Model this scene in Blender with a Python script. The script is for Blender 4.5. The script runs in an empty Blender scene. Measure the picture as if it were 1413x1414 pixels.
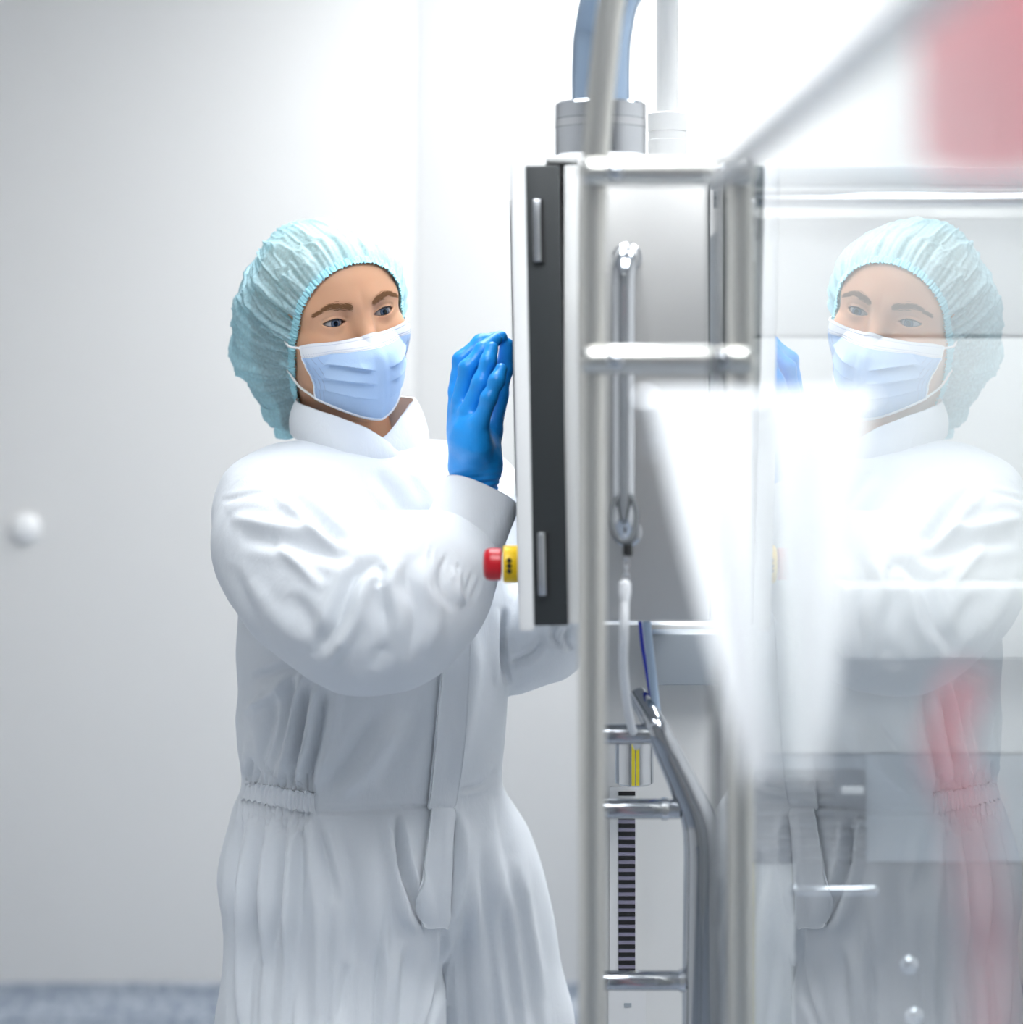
import bpy, bmesh, math, random
import numpy as np
from mathutils import Vector, Matrix
from mathutils.bvhtree import BVHTree

# ------------------------------------------------------------------ camera
S = bpy.context.scene
COL = S.collection
FPX, XC, YH, CAMH = 2944.0, 706.5, 500.0, 1.50
cam_d = bpy.data.cameras.new('camera')
cam = bpy.data.objects.new('camera', cam_d); COL.objects.link(cam)
cam.location = (0, 0, CAMH); cam.rotation_euler = (math.pi/2, 0, 0)
cam_d.sensor_width = 36; cam_d.sensor_fit = 'HORIZONTAL'
cam_d.lens = 36*FPX/1413
cam_d.shift_y = -(707-YH)/1413
cam_d.clip_start = 0.02
cam_d.dof.use_dof = True; cam_d.dof.focus_distance = 2.36; cam_d.dof.aperture_fstop = 2.8
S.camera = cam
# ------------------------------------------------------------------ world and exposure
W = bpy.data.worlds.new('world'); S.world = W; W.use_nodes = True
W.node_tree.nodes['Background'].inputs[0].default_value = (0.85, 0.92, 1, 1)
W.node_tree.nodes['Background'].inputs[1].default_value = 0.3
S.view_settings.view_transform = 'Standard'; S.view_settings.look = 'None'
S.view_settings.gamma = 1.0; S.view_settings.use_curve_mapping = False
S.view_settings.exposure = 0.0
LAMP = 12.8          # radiance of the ceiling LED panels
# ------------------------------------------------------------------ helpers
def at(px, py, Y):
    return np.array([(px-XC)/FPX*Y, Y, CAMH-(py-YH)/FPX*Y])
def proj(V):
    return np.stack([XC+V[:, 0]/V[:, 1]*FPX, YH-(V[:, 2]-CAMH)/V[:, 1]*FPX], 1)
rng = np.random.default_rng(7); random.seed(7)

def empty(name, loc):
    o = bpy.data.objects.new(name, None); COL.objects.link(o); o.location = loc
    o.empty_display_size = 0.1
    return o
def tag(o, label=None, cat=None, group=None, kind=None):
    if label: o['label'] = label
    if cat: o['category'] = cat
    if group: o['group'] = group
    if kind: o['kind'] = kind
    return o
def root_of(p):
    """where the parent's own frame sits (meshes are built in world coordinates)"""
    return Vector(p.location) if p.type == 'EMPTY' else Vector((0, 0, 0))
def obj(name, me, mat=None, parent=None):
    """links a mesh given in world coordinates"""
    o = bpy.data.objects.new(name, me); COL.objects.link(o)
    if mat is not None:
        for m in (mat if isinstance(mat, (list, tuple)) else [mat]): me.materials.append(m)
    if parent is not None:
        o.parent = parent
        o.matrix_parent_inverse = Matrix.Translation(-root_of(parent))
    return o
def mesh_np(name, V, Fc, smooth=True):
    me = bpy.data.meshes.new(name)
    V = np.asarray(V, np.float32); Fc = np.asarray(Fc, np.int32)
    k = Fc.shape[1]
    me.vertices.add(len(V)); me.vertices.foreach_set('co', V.ravel())
    me.loops.add(Fc.size); me.loops.foreach_set('vertex_index', Fc.ravel())
    me.polygons.add(len(Fc)); me.polygons.foreach_set('loop_start', np.arange(0, Fc.size, k, dtype=np.int32))
    me.polygons.foreach_set('loop_total', np.full(len(Fc), k, np.int32))
    me.update(calc_edges=True); me.validate()
    if smooth: me.polygons.foreach_set('use_smooth', np.ones(len(me.polygons), bool))
    return me
def bm_mesh(name, bm, smooth=False):
    bmesh.ops.recalc_face_normals(bm, faces=bm.faces)
    me = bpy.data.meshes.new(name); bm.to_mesh(me); bm.free()
    if smooth:
        me.polygons.foreach_set('use_smooth', np.ones(len(me.polygons), bool))
        try: me.set_sharp_from_angle(angle=math.radians(40))
        except Exception: pass
    return me
def box_me(name, x0, x1, y0, y1, z0, z1, bev=0.0, seg=2, rot=None):
    bm = bmesh.new()
    bmesh.ops.create_cube(bm, size=1)
    for v in bm.verts:
        v.co = Vector((x0+(v.co.x+.5)*(x1-x0), y0+(v.co.y+.5)*(y1-y0), z0+(v.co.z+.5)*(z1-z0)))
    if bev: bmesh.ops.bevel(bm, geom=bm.edges[:], offset=bev, segments=seg, profile=.5, affect='EDGES')
    if rot is not None: bmesh.ops.transform(bm, matrix=rot, verts=bm.verts)
    return bm_mesh(name, bm, bev > 0)
def box(name, x0, x1, y0, y1, z0, z1, mat, parent=None, bev=0.0, rot=None):
    return obj(name, box_me(name, x0, x1, y0, y1, z0, z1, bev, rot=rot), mat, parent)
def smooth_path(pts, n=8):
    """Catmull-Rom through points"""
    P = [np.array(p, float) for p in pts]
    P = [2*P[0]-P[1]]+P+[2*P[-1]-P[-2]]
    out = []
    for i in range(1, len(P)-2):
        for k in range(n):
            t = k/n
            out.append(.5*((2*P[i])+(-P[i-1]+P[i+1])*t+(2*P[i-1]-5*P[i]+4*P[i+1]-P[i+2])*t*t+(-P[i-1]+3*P[i]-3*P[i+1]+P[i+2])*t**3))
    out.append(P[-2])
    return np.array(out)
def tube_me(name, path, r, seg=20, caps=True, closed=False, round_caps=False):
    path = np.asarray(path, float); n = len(path)
    R = np.full(n, r) if np.isscalar(r) else np.asarray(r, float)
    if round_caps and not closed:
        d0 = path[0]-path[1]; d0 /= np.linalg.norm(d0); d1 = path[-1]-path[-2]; d1 /= np.linalg.norm(d1)
        a = np.linspace(0, math.pi/2, 6)[1:]*.97
        pre = [path[0]+d0*R[0]*math.sin(t) for t in a][::-1]; pr = [R[0]*math.cos(t) for t in a][::-1]
        post = [path[-1]+d1*R[-1]*math.sin(t) for t in a]; po = [R[-1]*math.cos(t) for t in a]
        path = np.array(pre+list(path)+post); R = np.array(pr+list(R)+po); n = len(path)
    T = np.gradient(path, axis=0) if not closed else np.roll(path, -1, 0)-np.roll(path, 1, 0)
    T /= np.linalg.norm(T, axis=1)[:, None]+1e-12
    u = np.cross(T[0], [0, 0, 1.0]);
    if np.linalg.norm(u) < .1: u = np.cross(T[0], [1.0, 0, 0])
    u /= np.linalg.norm(u)
    V = []
    ang = np.linspace(0, 2*math.pi, seg, endpoint=False)
    for i in range(n):
        u = u-T[i]*np.dot(u, T[i]); u /= np.linalg.norm(u); w = np.cross(T[i], u)
        V.append(path[i]+R[i]*(np.cos(ang)[:, None]*u+np.sin(ang)[:, None]*w))
    V = np.concatenate(V)
    bm = bmesh.new(); vs = [bm.verts.new(v) for v in V]
    for i in range(n if closed else n-1):
        i2 = (i+1) % n
        for k in range(seg):
            bm.faces.new((vs[i*seg+k], vs[i*seg+(k+1) % seg], vs[i2*seg+(k+1) % seg], vs[i2*seg+k]))
    if caps and not closed:
        bm.faces.new(vs[:seg][::-1]); bm.faces.new(vs[(n-1)*seg:])
    return bm_mesh(name, bm, True)
def tube(name, path, r, mat, parent=None, **k):
    return obj(name, tube_me(name, path, r, **k), mat, parent)
def lathe_me(name, prof, origin, axis, seg=48):
    """prof: list of (radius, distance along axis)"""
    a = np.array(axis, float); a /= np.linalg.norm(a)
    u = np.cross(a, [0, 0, 1.0]);
    if np.linalg.norm(u) < .1: u = np.cross(a, [1.0, 0, 0])
    u /= np.linalg.norm(u); w = np.cross(a, u)
    bm = bmesh.new(); rings = []
    for (r, d) in prof:
        rings.append([bm.verts.new(np.array(origin)+a*d+max(r, 1e-5)*(math.cos(t)*u+math.sin(t)*w)) for t in np.linspace(0, 2*math.pi, seg, endpoint=False)])
    for A, B in zip(rings[:-1], rings[1:]):
        for k in range(seg): bm.faces.new((A[k], A[(k+1) % seg], B[(k+1) % seg], B[k]))
    bm.faces.new(rings[0][::-1]); bm.faces.new(rings[-1])
    return bm_mesh(name, bm, True)
def lathe(name, prof, origin, axis, mat, parent=None, seg=48):
    return obj(name, lathe_me(name, prof, origin, axis, seg), mat, parent)
def grid_mesh(name, G, closed_u=False, thick=0.0, smooth=True):
    """G: (nu, nv, 3) -> quads; optional thickness along the normals"""
    nu, nv = G.shape[:2]
    def quads(off, flip):
        i, j = np.meshgrid(np.arange(nu if closed_u else nu-1), np.arange(nv-1), indexing='ij')
        i2 = (i+1) % nu
        q = np.stack([i*nv+j, i2*nv+j, i2*nv+j+1, i*nv+j+1], -1).reshape(-1, 4)+off
        return q[:, ::-1] if flip else q
    V = G.reshape(-1, 3); Q = quads(0, False)
    if thick:
        gu = (np.roll(G, -1, 0)-np.roll(G, 1, 0)) if closed_u else np.gradient(G, axis=0)
        N = np.cross(gu, np.gradient(G, axis=1)); N /= np.linalg.norm(N, axis=2)[..., None]+1e-12
        V2 = (G-N*thick).reshape(-1, 3); off = len(V)
        Q = np.concatenate([Q, quads(off, True)]); V = np.concatenate([V, V2])
        def rim(idx):
            a, b = idx[:-1], idx[1:]
            return np.stack([a, a+off, b+off, b], 1)
        e = [rim(np.arange(nu)*nv)[:, ::-1], rim(np.arange(nu)*nv+nv-1)]
        if closed_u:
            e = [rim(np.append(np.arange(nu), 0)*nv)[:, ::-1], rim(np.append(np.arange(nu), 0)*nv+nv-1)]
        else: e += [rim(np.arange(nv)), rim((nu-1)*nv+np.arange(nv))[:, ::-1]]
        Q = np.concatenate([Q]+e)
    return mesh_np(name, V, Q, smooth)

# ---- value noise on points
_perm = rng.random((64, 64, 64)).astype(np.float32)
def vnoise(P, scale):
    p = P*scale+100.37; i = np.floor(p).astype(int); f = p-i; f = f*f*(3-2*f); i &= 63; j = (i+1) & 63
    x0, y0, z0 = i.T; x1, y1, z1 = j.T; fx, fy, fz = f.T
    c = lambda a, b, d: _perm[a, b, d]
    r = ((c(x0, y0, z0)*(1-fx)+c(x1, y0, z0)*fx)*(1-fy)+(c(x0, y1, z0)*(1-fx)+c(x1, y1, z0)*fx)*fy)*(1-fz) + \
        ((c(x0, y0, z1)*(1-fx)+c(x1, y0, z1)*fx)*(1-fy)+(c(x0, y1, z1)*(1-fx)+c(x1, y1, z1)*fx)*fy)*fz
    return r*2-1

# ---- signed distance pieces (points are (N,3) arrays)
def s_ell(P, c, r):
    q = (P-np.array(c, np.float32))/np.array(r, np.float32)
    k0 = np.sqrt((q*q).sum(1)); k1 = np.sqrt(((q/np.array(r, np.float32))**2).sum(1))+1e-9
    return k0*(k0-1)/k1
def s_sph(P, c, r):
    return np.sqrt(((P-np.array(c, np.float32))**2).sum(1))-r
def s_cap(P, a, b, ra, rb):
    a = np.array(a, np.float32); b = np.array(b, np.float32); d = b-a
    t = np.clip(((P-a)@d)/(d@d), 0, 1)
    return np.sqrt(((P-a-t[:, None]*d)**2).sum(1))-(ra+(rb-ra)*t)
def s_chain(P, pts, k=.02):
    D = None
    for (a, ra), (b, rb) in zip(pts[:-1], pts[1:]):
        d = s_cap(P, a, b, ra, rb); D = d if D is None else smin(D, d, k)
    return D
def smin(a, b, k):
    h = np.maximum(k-np.abs(a-b), 0)/k
    return np.minimum(a, b)-h*h*k*.25
def smax(a, b, k): return -smin(-a, -b, k)

def surface_nets(fn, lo, hi, h, name):
    lo = np.array(lo, float); hi = np.array(hi, float)
    n = np.ceil((hi-lo)/h).astype(int)+1
    ax = [lo[i]+h*np.arange(n[i]) for i in range(3)]
    D = np.empty(n, np.float32)
    st = max(1, int(1.2e6//(n[1]*n[2])))
    for s in range(0, n[0], st):
        X = np.stack(np.meshgrid(ax[0][s:s+st], ax[1], ax[2], indexing='ij'), -1).astype(np.float32).reshape(-1, 3)
        D[s:s+st] = fn(X).reshape(-1, n[1], n[2])
    D[0] = D[-1] = 1; D[:, 0] = D[:, -1] = 1; D[:, :, 0] = D[:, :, -1] = 1
    neg = D < 0
    c = np.zeros(n-1, np.int8)
    for dx in (0, 1):
        for dy in (0, 1):
            for dz in (0, 1):
                c += neg[dx:n[0]-1+dx, dy:n[1]-1+dy, dz:n[2]-1+dz]
    I = np.argwhere((c > 0) & (c < 8)); idx = np.full(n-1, -1, np.int32); idx[tuple(I.T)] = np.arange(len(I))
    acc = np.zeros((len(I), 3)); cnt = np.zeros(len(I))
    for axis in range(3):
        o1, o2 = [a for a in range(3) if a != axis]
        for p in (0, 1):
            for q in (0, 1):
                A = I.copy(); A[:, o1] += p; A[:, o2] += q; B = A.copy(); B[:, axis] += 1
                da = D[tuple(A.T)]; db = D[tuple(B.T)]; m = (da < 0) != (db < 0)
                t = np.where(m, da/(da-db+1e-12*(da == db)), 0)
                pos = A.astype(float); pos[:, axis] += t
                acc[m] += pos[m]; cnt[m] += 1
    V = lo+h*(acc/cnt[:, None])
    Q = []
    for axis in range(3):
        o1, o2 = [(1, 2), (2, 0), (0, 1)][axis]
        a = np.moveaxis(neg, axis, 0)
        m = np.moveaxis(a[1:] != a[:-1], 0, axis)
        E = np.argwhere(m); E = E[(E[:, o1] > 0) & (E[:, o2] > 0) & (E[:, o1] < n[o1]-1) & (E[:, o2] < n[o2]-1)]
        ins = neg[tuple(E.T)]
        def cell(d1, d2):
            K = E.copy(); K[:, o1] += d1; K[:, o2] += d2; return idx[tuple(K.T)]
        q = np.stack([cell(-1, -1), cell(0, -1), cell(0, 0), cell(-1, 0)], 1)
        q[~ins] = q[~ins][:, ::-1]; Q.append(q)
    return V, np.concatenate(Q)
def vert_normals(V, Q):
    N = np.zeros_like(V); fn = np.cross(V[Q[:, 2]]-V[Q[:, 0]], V[Q[:, 3]]-V[Q[:, 1]])
    for k in range(4): np.add.at(N, Q[:, k], fn)
    return N/(np.linalg.norm(N, axis=1)[:, None]+1e-12)
def subdiv(V, Q):
    """one linear split of all quads with light smoothing"""
    n = len(V); E = np.sort(np.concatenate([Q[:, [0, 1]], Q[:, [1, 2]], Q[:, [2, 3]], Q[:, [3, 0]]]), 1)
    key = E[:, 0].astype(np.int64)*n+E[:, 1]; u, inv = np.unique(key, return_inverse=True)
    a, b = (u//n).astype(int), (u % n).astype(int)
    m = len(Q); ei = inv.reshape(4, m)+n; fi = np.arange(m)+n+len(u)
    fc = V[Q].mean(1)
    fsum = np.zeros((len(u), 3)); np.add.at(fsum, inv, np.tile(fc, (4, 1))); fcnt = np.bincount(inv, minlength=len(u))
    em = (V[a]+V[b])/2; ep = np.where((fcnt == 2)[:, None], (em*2+fsum)/4, em)
    val = np.bincount(np.concatenate([a, b]), minlength=n).astype(float)
    R = np.zeros((n, 3)); np.add.at(R, a, em); np.add.at(R, b, em); R /= np.maximum(val, 1)[:, None]
    FF = np.zeros((n, 3)); fv = np.zeros(n)
    for k in range(4): np.add.at(FF, Q[:, k], fc); np.add.at(fv, Q[:, k], 1)
    FF /= np.maximum(fv, 1)[:, None]
    vp = (FF+2*R+(val-3)[:, None]*V)/np.maximum(val, 1)[:, None]
    V2 = np.concatenate([vp, ep, fc])
    Q2 = np.concatenate([np.stack([Q[:, k], ei[k], fi, ei[(k+3) % 4]], 1) for k in range(4)])
    return V2, Q2
def poly_dist(P2, line):
    line = np.asarray(line, float); best = np.full(len(P2), 1e9); tt = np.zeros(len(P2)); acc = 0
    seg = np.linalg.norm(np.diff(line, axis=0), axis=1); tot = seg.sum()
    for (a, b, l) in zip(line[:-1], line[1:], seg):
        d = b-a; t = np.clip(((P2-a)@d)/(d@d), 0, 1); r = np.hypot(*(P2-a-t[:, None]*d).T)
        m = r < best; best[m] = r[m]; tt[m] = (acc+t[m]*l)/tot; acc += l
    return best, tt

# ------------------------------------------------------------------ materials
def mat_new(name):
    m = bpy.data.materials.new(name); m.use_nodes = True
    return m, m.node_tree.nodes, m.node_tree.links, m.node_tree.nodes['Principled BSDF']
def add_bump(m, scale, strength, dist=.002, detail=3, src=None, ntype='noise'):
    N, Lk = m.node_tree.nodes, m.node_tree.links; b = N['Principled BSDF']
    tc = N.new('ShaderNodeTexCoord'); t = N.new('ShaderNodeTexNoise')
    t.inputs['Scale'].default_value = scale; t.inputs['Detail'].default_value = detail
    Lk.new(tc.outputs['Object'], t.inputs['Vector'])
    bp = N.new('ShaderNodeBump'); bp.inputs['Strength'].default_value = strength; bp.inputs['Distance'].default_value = dist
    Lk.new(t.outputs['Fac'], bp.inputs['Height'])
    old = b.inputs['Normal'].links
    if old: Lk.new(old[0].from_socket, bp.inputs['Normal'])
    Lk.new(bp.outputs['Normal'], b.inputs['Normal'])
    return t
def mat(name, col, rough=.5, metal=0.0, spec=.5, bump=None, var=None, **kw):
    m, N, Lk, b = mat_new(name)
    b.inputs['Base Color'].default_value = (*col, 1); b.inputs['Roughness'].default_value = rough
    b.inputs['Metallic'].default_value = metal; b.inputs['Specular IOR Level'].default_value = spec
    for k, v in kw.items(): b.inputs[k].default_value = v
    if var:
        tc = N.new('ShaderNodeTexCoord'); t = N.new('ShaderNodeTexNoise'); t.inputs['Scale'].default_value = var[0]
        t.inputs['Detail'].default_value = 4
        Lk.new(tc.outputs['Object'], t.inputs['Vector'])
        mx = N.new('ShaderNodeMix'); mx.data_type = 'RGBA'
        mx.inputs[6].default_value = (*[c*(1-var[1]) for c in col], 1); mx.inputs[7].default_value = (*[min(1, c*(1+var[1])) for c in col], 1)
        Lk.new(t.outputs['Fac'], mx.inputs[0]); Lk.new(mx.outputs[2], b.inputs['Base Color'])
    if bump: add_bump(m, *bump)
    return m
def brushed(name, col, rough, axis=2, stretch=60):
    m, N, Lk, b = mat_new(name)
    b.inputs['Base Color'].default_value = (*col, 1); b.inputs['Metallic'].default_value = 1
    tc = N.new('ShaderNodeTexCoord'); mp = N.new('ShaderNodeMapping'); sc = [6, 6, 6]; sc[axis] = 6*stretch
    mp.inputs['Scale'].default_value = sc; t = N.new('ShaderNodeTexNoise'); t.inputs['Scale'].default_value = 6; t.inputs['Detail'].default_value = 4
    Lk.new(tc.outputs['Object'], mp.inputs['Vector']); Lk.new(mp.outputs[0], t.inputs['Vector'])
    mr = N.new('ShaderNodeMapRange'); mr.inputs[3].default_value = rough-.07; mr.inputs[4].default_value = rough+.1
    Lk.new(t.outputs['Fac'], mr.inputs[0]); Lk.new(mr.outputs[0], b.inputs['Roughness'])
    bp = N.new('ShaderNodeBump'); bp.inputs['Strength'].default_value = .15; bp.inputs['Distance'].default_value = .0005
    Lk.new(t.outputs['Fac'], bp.inputs['Height']); Lk.new(bp.outputs[0], b.inputs['Normal'])
    return m
M = {}
M['wall'] = mat('wall_paint', (.80, .79, .775), .38, spec=.35, var=(1.3, .02), bump=(400, .03, .0005))
M['wall_dim'] = mat('wall_grey_paint', (.42, .43, .44), .5)
M['ceil'] = mat('ceiling_white', (.86, .87, .88), .6)
M['seam'] = mat('sealant', (.66, .67, .68), .6)
M['white'] = mat('white_powder_coat', (.80, .80, .79), .35)
M['plastic_white'] = mat('white_plastic', (.85, .85, .85), .3)
M['steel'] = mat('polished_steel', (.60, .62, .65), .10, 1.0)
M['steel_satin'] = mat('satin_steel', (.66, .67, .69), .24, 1.0)
M['steel_rail'] = mat('rail_steel', (.44, .46, .49), .08, 1.0)
M['steel_frame'] = mat('frame_steel', (.68, .67, .635), .33, 1.0)
M['brushed'] = brushed('brushed_steel', (.60, .595, .585), .40)
M['dark'] = mat('charcoal_coat', (.028, .032, .034), .42, bump=(900, .08, .0004))
M['black'] = mat('black_rubber', (.012, .012, .013), .5)
M['bluepipe'] = mat('blue_grey_pipe', (.36, .47, .62), .16, .75)
M['red'] = mat('red_plastic', (.62, .008, .02), .3)
M['yellow'] = mat('yellow_plastic', (.95, .62, .0), .35)
M['yellow_trim_and_reflection'] = mat('yellow_trim_and_reflection', (.80, .68, .03), .4)  # cabinet edge trim, and the yellow reflection painted on the gland
M['glove'] = mat('nitrile_blue', (.014, .33, .90), .36, spec=.5, bump=(260, .25, .0012, 2))
M['skin'] = mat('skin', (.70, .385, .235), .45, spec=.35, var=(26, .07), bump=(900, .12, .0004))
M['lip'] = M['skin']
M['brow'] = mat('brow_hair', (.29, .145, .07), .8, spec=.1)
M['lash'] = mat('lash_hair', (.035, .022, .018), .6)
M['hair'] = mat('ash_blond_hair', (.30, .25, .20), .6, var=(40, .35))
M['cloth_w'] = mat('white_wiping_cloth', (.86, .87, .89), .9)
M['cable_white'] = mat('white_cable', (.82, .83, .85), .4)
M['cable_blue'] = mat('blue_cable', (.03, .05, .55), .4)
M['cable_pale'] = mat('pale_blue_hose', (.45, .58, .75), .3)
M['redhose'] = mat('red_hose', (.78, .20, .23), .4)
M['greydark'] = mat('dark_grey_coat', (.085, .095, .105), .45)
M['greymid'] = mat('mid_grey_coat', (.42, .46, .50), .4)
M['strap'] = mat('mask_elastic', (.88, .88, .88), .8)
b = M['skin'].node_tree.nodes['Principled BSDF']
b.inputs['Subsurface Weight'].default_value = .18; b.inputs['Subsurface Radius'].default_value = (1, .35, .2); b.inputs['Subsurface Scale'].default_value = .006

def fabric(name, col, weave, fold_scale=None):
    m, N, Lk, b = mat_new(name)
    b.inputs['Base Color'].default_value = (*col, 1); b.inputs['Roughness'].default_value = .85
    b.inputs['Specular IOR Level'].default_value = .2; b.inputs['Sheen Weight'].default_value = .15
    tc = N.new('ShaderNodeTexCoord')
    w1 = N.new('ShaderNodeTexNoise'); w1.inputs['Scale'].default_value = weave; w1.inputs['Detail'].default_value = 2
    mp = N.new('ShaderNodeMapping'); mp.inputs['Scale'].default_value = (1, 1, .25)
    Lk.new(tc.outputs['Object'], mp.inputs['Vector']); Lk.new(mp.outputs[0], w1.inputs['Vector'])
    bp = N.new('ShaderNodeBump'); bp.inputs['Strength'].default_value = .22; bp.inputs['Distance'].default_value = .0008
    Lk.new(w1.outputs['Fac'], bp.inputs['Height'])
    w2 = N.new('ShaderNodeTexNoise'); w2.inputs['Scale'].default_value = 38; w2.inputs['Detail'].default_value = 3; w2.inputs['Distortion'].default_value = .8
    mp2 = N.new('ShaderNodeMapping'); mp2.inputs['Scale'].default_value = (1, 1, .45)
    Lk.new(tc.outputs['Object'], mp2.inputs['Vector']); Lk.new(mp2.outputs[0], w2.inputs['Vector'])
    bp2 = N.new('ShaderNodeBump'); bp2.inputs['Strength'].default_value = .30; bp2.inputs['Distance'].default_value = .004
    Lk.new(w2.outputs['Fac'], bp2.inputs['Height']); Lk.new(bp.outputs[0], bp2.inputs['Normal'])
    Lk.new(bp2.outputs[0], b.inputs['Normal'])
    return m
M['coverall'] = fabric('white_cotton', (.79, .82, .86), 700)
M['mask_blue'] = mat('mask_nonwoven_blue', (.50, .67, .93), .8, spec=.2, bump=(500, .25, .0008))
M['mask_white'] = mat('mask_nonwoven_white', (.88, .89, .92), .8, spec=.2, bump=(700, .2, .0006))

def speckle_floor():
    m, N, Lk, b = mat_new('vinyl_speckle')
    tc = N.new('ShaderNodeTexCoord'); v = N.new('ShaderNodeTexVoronoi'); v.inputs['Scale'].default_value = 70
    Lk.new(tc.outputs['Object'], v.inputs['Vector'])
    r = N.new('ShaderNodeValToRGB'); e = r.color_ramp.elements
    e[0].position = 0; e[0].color = (.20, .24, .31, 1); e[1].position = 1; e[1].color = (.46, .50, .56, 1)
    e2 = e.new(.5); e2.color = (.32, .36, .42, 1)
    Lk.new(v.outputs['Color'], r.inputs[0]); Lk.new(r.outputs[0], b.inputs['Base Color'])
    b.inputs['Roughness'].default_value = .3
    return m
M['floor'] = speckle_floor()

def hairnet_mat():
    m, N, Lk, b = mat_new('hairnet_nonwoven'); N.remove(b); out = N['Material Output']
    tc = N.new('ShaderNodeTexCoord'); t = N.new('ShaderNodeTexNoise'); t.inputs['Scale'].default_value = 260; t.inputs['Detail'].default_value = 4
    Lk.new(tc.outputs['Object'], t.inputs['Vector'])
    bp = N.new('ShaderNodeBump'); bp.inputs['Strength'].default_value = .4; bp.inputs['Distance'].default_value = .001
    Lk.new(t.outputs['Fac'], bp.inputs['Height'])
    d = N.new('ShaderNodeBsdfDiffuse'); d.inputs[0].default_value = (.62, .85, .92, 1); Lk.new(bp.outputs[0], d.inputs['Normal'])
    tl = N.new('ShaderNodeBsdfTranslucent'); tl.inputs[0].default_value = (.56, .85, .94, 1)
    tr = N.new('ShaderNodeBsdfTransparent'); tr.inputs[0].default_value = (.62, .90, .95, 1)
    g = N.new('ShaderNodeBsdfGlossy'); g.inputs['Roughness'].default_value = .4; g.inputs[0].default_value = (.9, .97, 1, 1); Lk.new(bp.outputs[0], g.inputs['Normal'])
    m1 = N.new('ShaderNodeMixShader'); m1.inputs[0].default_value = .35; Lk.new(d.outputs[0], m1.inputs[1]); Lk.new(tl.outputs[0], m1.inputs[2])
    m0 = N.new('ShaderNodeMixShader'); m0.inputs[0].default_value = .06; Lk.new(m1.outputs[0], m0.inputs[1]); Lk.new(g.outputs[0], m0.inputs[2])
    mr = N.new('ShaderNodeMapRange'); mr.inputs[1].default_value = .3; mr.inputs[2].default_value = .7; mr.inputs[3].default_value = .14; mr.inputs[4].default_value = .36
    Lk.new(t.outputs['Fac'], mr.inputs[0])
    m2 = N.new('ShaderNodeMixShader'); Lk.new(mr.outputs[0], m2.inputs[0]); Lk.new(m0.outputs[0], m2.inputs[1]); Lk.new(tr.outputs[0], m2.inputs[2])
    Lk.new(m2.outputs[0], out.inputs['Surface'])
    return m
M['net'] = hairnet_mat()
M['net_band'] = mat('hairnet_band', (.42, .78, .87), .8, spec=.2, bump=(500, .3, .001))

def pane_mat():
    """thin clear glass: Fresnel mirror (both faces counted once) over clear transmission"""
    m, N, Lk, b = mat_new('clear_glass'); N.remove(b); out = N['Material Output']
    fr = N.new('ShaderNodeFresnel'); fr.inputs[0].default_value = 1.52
    a = N.new('ShaderNodeMath'); a.operation = 'MULTIPLY'; a.inputs[1].default_value = 2
    p = N.new('ShaderNodeMath'); p.operation = 'ADD'; p.inputs[1].default_value = 1
    dv = N.new('ShaderNodeMath'); dv.operation = 'DIVIDE'
    Lk.new(fr.outputs[0], a.inputs[0]); Lk.new(fr.outputs[0], p.inputs[0]); Lk.new(a.outputs[0], dv.inputs[0]); Lk.new(p.outputs[0], dv.inputs[1])
    g = N.new('ShaderNodeBsdfGlossy'); g.inputs['Roughness'].default_value = 0.0; g.inputs[0].default_value = (1, 1, 1, 1)
    t = N.new('ShaderNodeBsdfTransparent'); t.inputs[0].default_value = (.97, .99, .99, 1)
    mx = N.new('ShaderNodeMixShader'); Lk.new(dv.outputs[0], mx.inputs[0]); Lk.new(t.outputs[0], mx.inputs[1]); Lk.new(g.outputs[0], mx.inputs[2])
    Lk.new(mx.outputs[0], out.inputs['Surface'])
    return m
M['glass'] = pane_mat()
m, N, Lk, b = mat_new('clear_glass_back'); N.remove(b); t_ = N.new('ShaderNodeBsdfTransparent'); t_.inputs[0].default_value = (.97, .99, .985, 1)
Lk.new(t_.outputs[0], N['Material Output'].inputs['Surface']); M['glass_back'] = m
def emis(name, col, s):
    m, N, Lk, b = mat_new(name); b.inputs['Base Color'].default_value = (*col, 1)
    b.inputs['Emission Color'].default_value = (*col, 1); b.inputs['Emission Strength'].default_value = s
    return m
M['lamp'] = emis('led_panel', (.95, .98, 1.0), LAMP)
M['beacon'] = emis('red_beacon', (.88, .16, .20), .45)
M['beacon_blue'] = emis('blue_beacon', (.22, .16, .85), .5)

def eye_mat(gaze):
    m, N, Lk, b = mat_new('eyeball'); b.inputs['Roughness'].default_value = .06
    tc = N.new('ShaderNodeTexCoord'); dt = N.new('ShaderNodeVectorMath'); dt.operation = 'DOT_PRODUCT'
    nr = N.new('ShaderNodeVectorMath'); nr.operation = 'NORMALIZE'
    Lk.new(tc.outputs['Object'], nr.inputs[0]); Lk.new(nr.outputs[0], dt.inputs[0]); dt.inputs[1].default_value = gaze
    r = N.new('ShaderNodeValToRGB'); r.color_ramp.interpolation = 'LINEAR'
    e = r.color_ramp.elements
    e[0].position = 0; e[0].color = (.44, .42, .42, 1); e[1].position = 1; e[1].color = (.004, .004, .005, 1)
    for pos, c in ((.868, (.44, .42, .42)), (.888, (.03, .04, .06)), (.92, (.09, .13, .20)), (.962, (.12, .16, .22)), (.975, (.006, .006, .008))):
        k = e.new(pos); k.color = (*c, 1)
    Lk.new(dt.outputs['Value'], r.inputs[0]); Lk.new(r.outputs[0], b.inputs['Base Color'])
    return m


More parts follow.
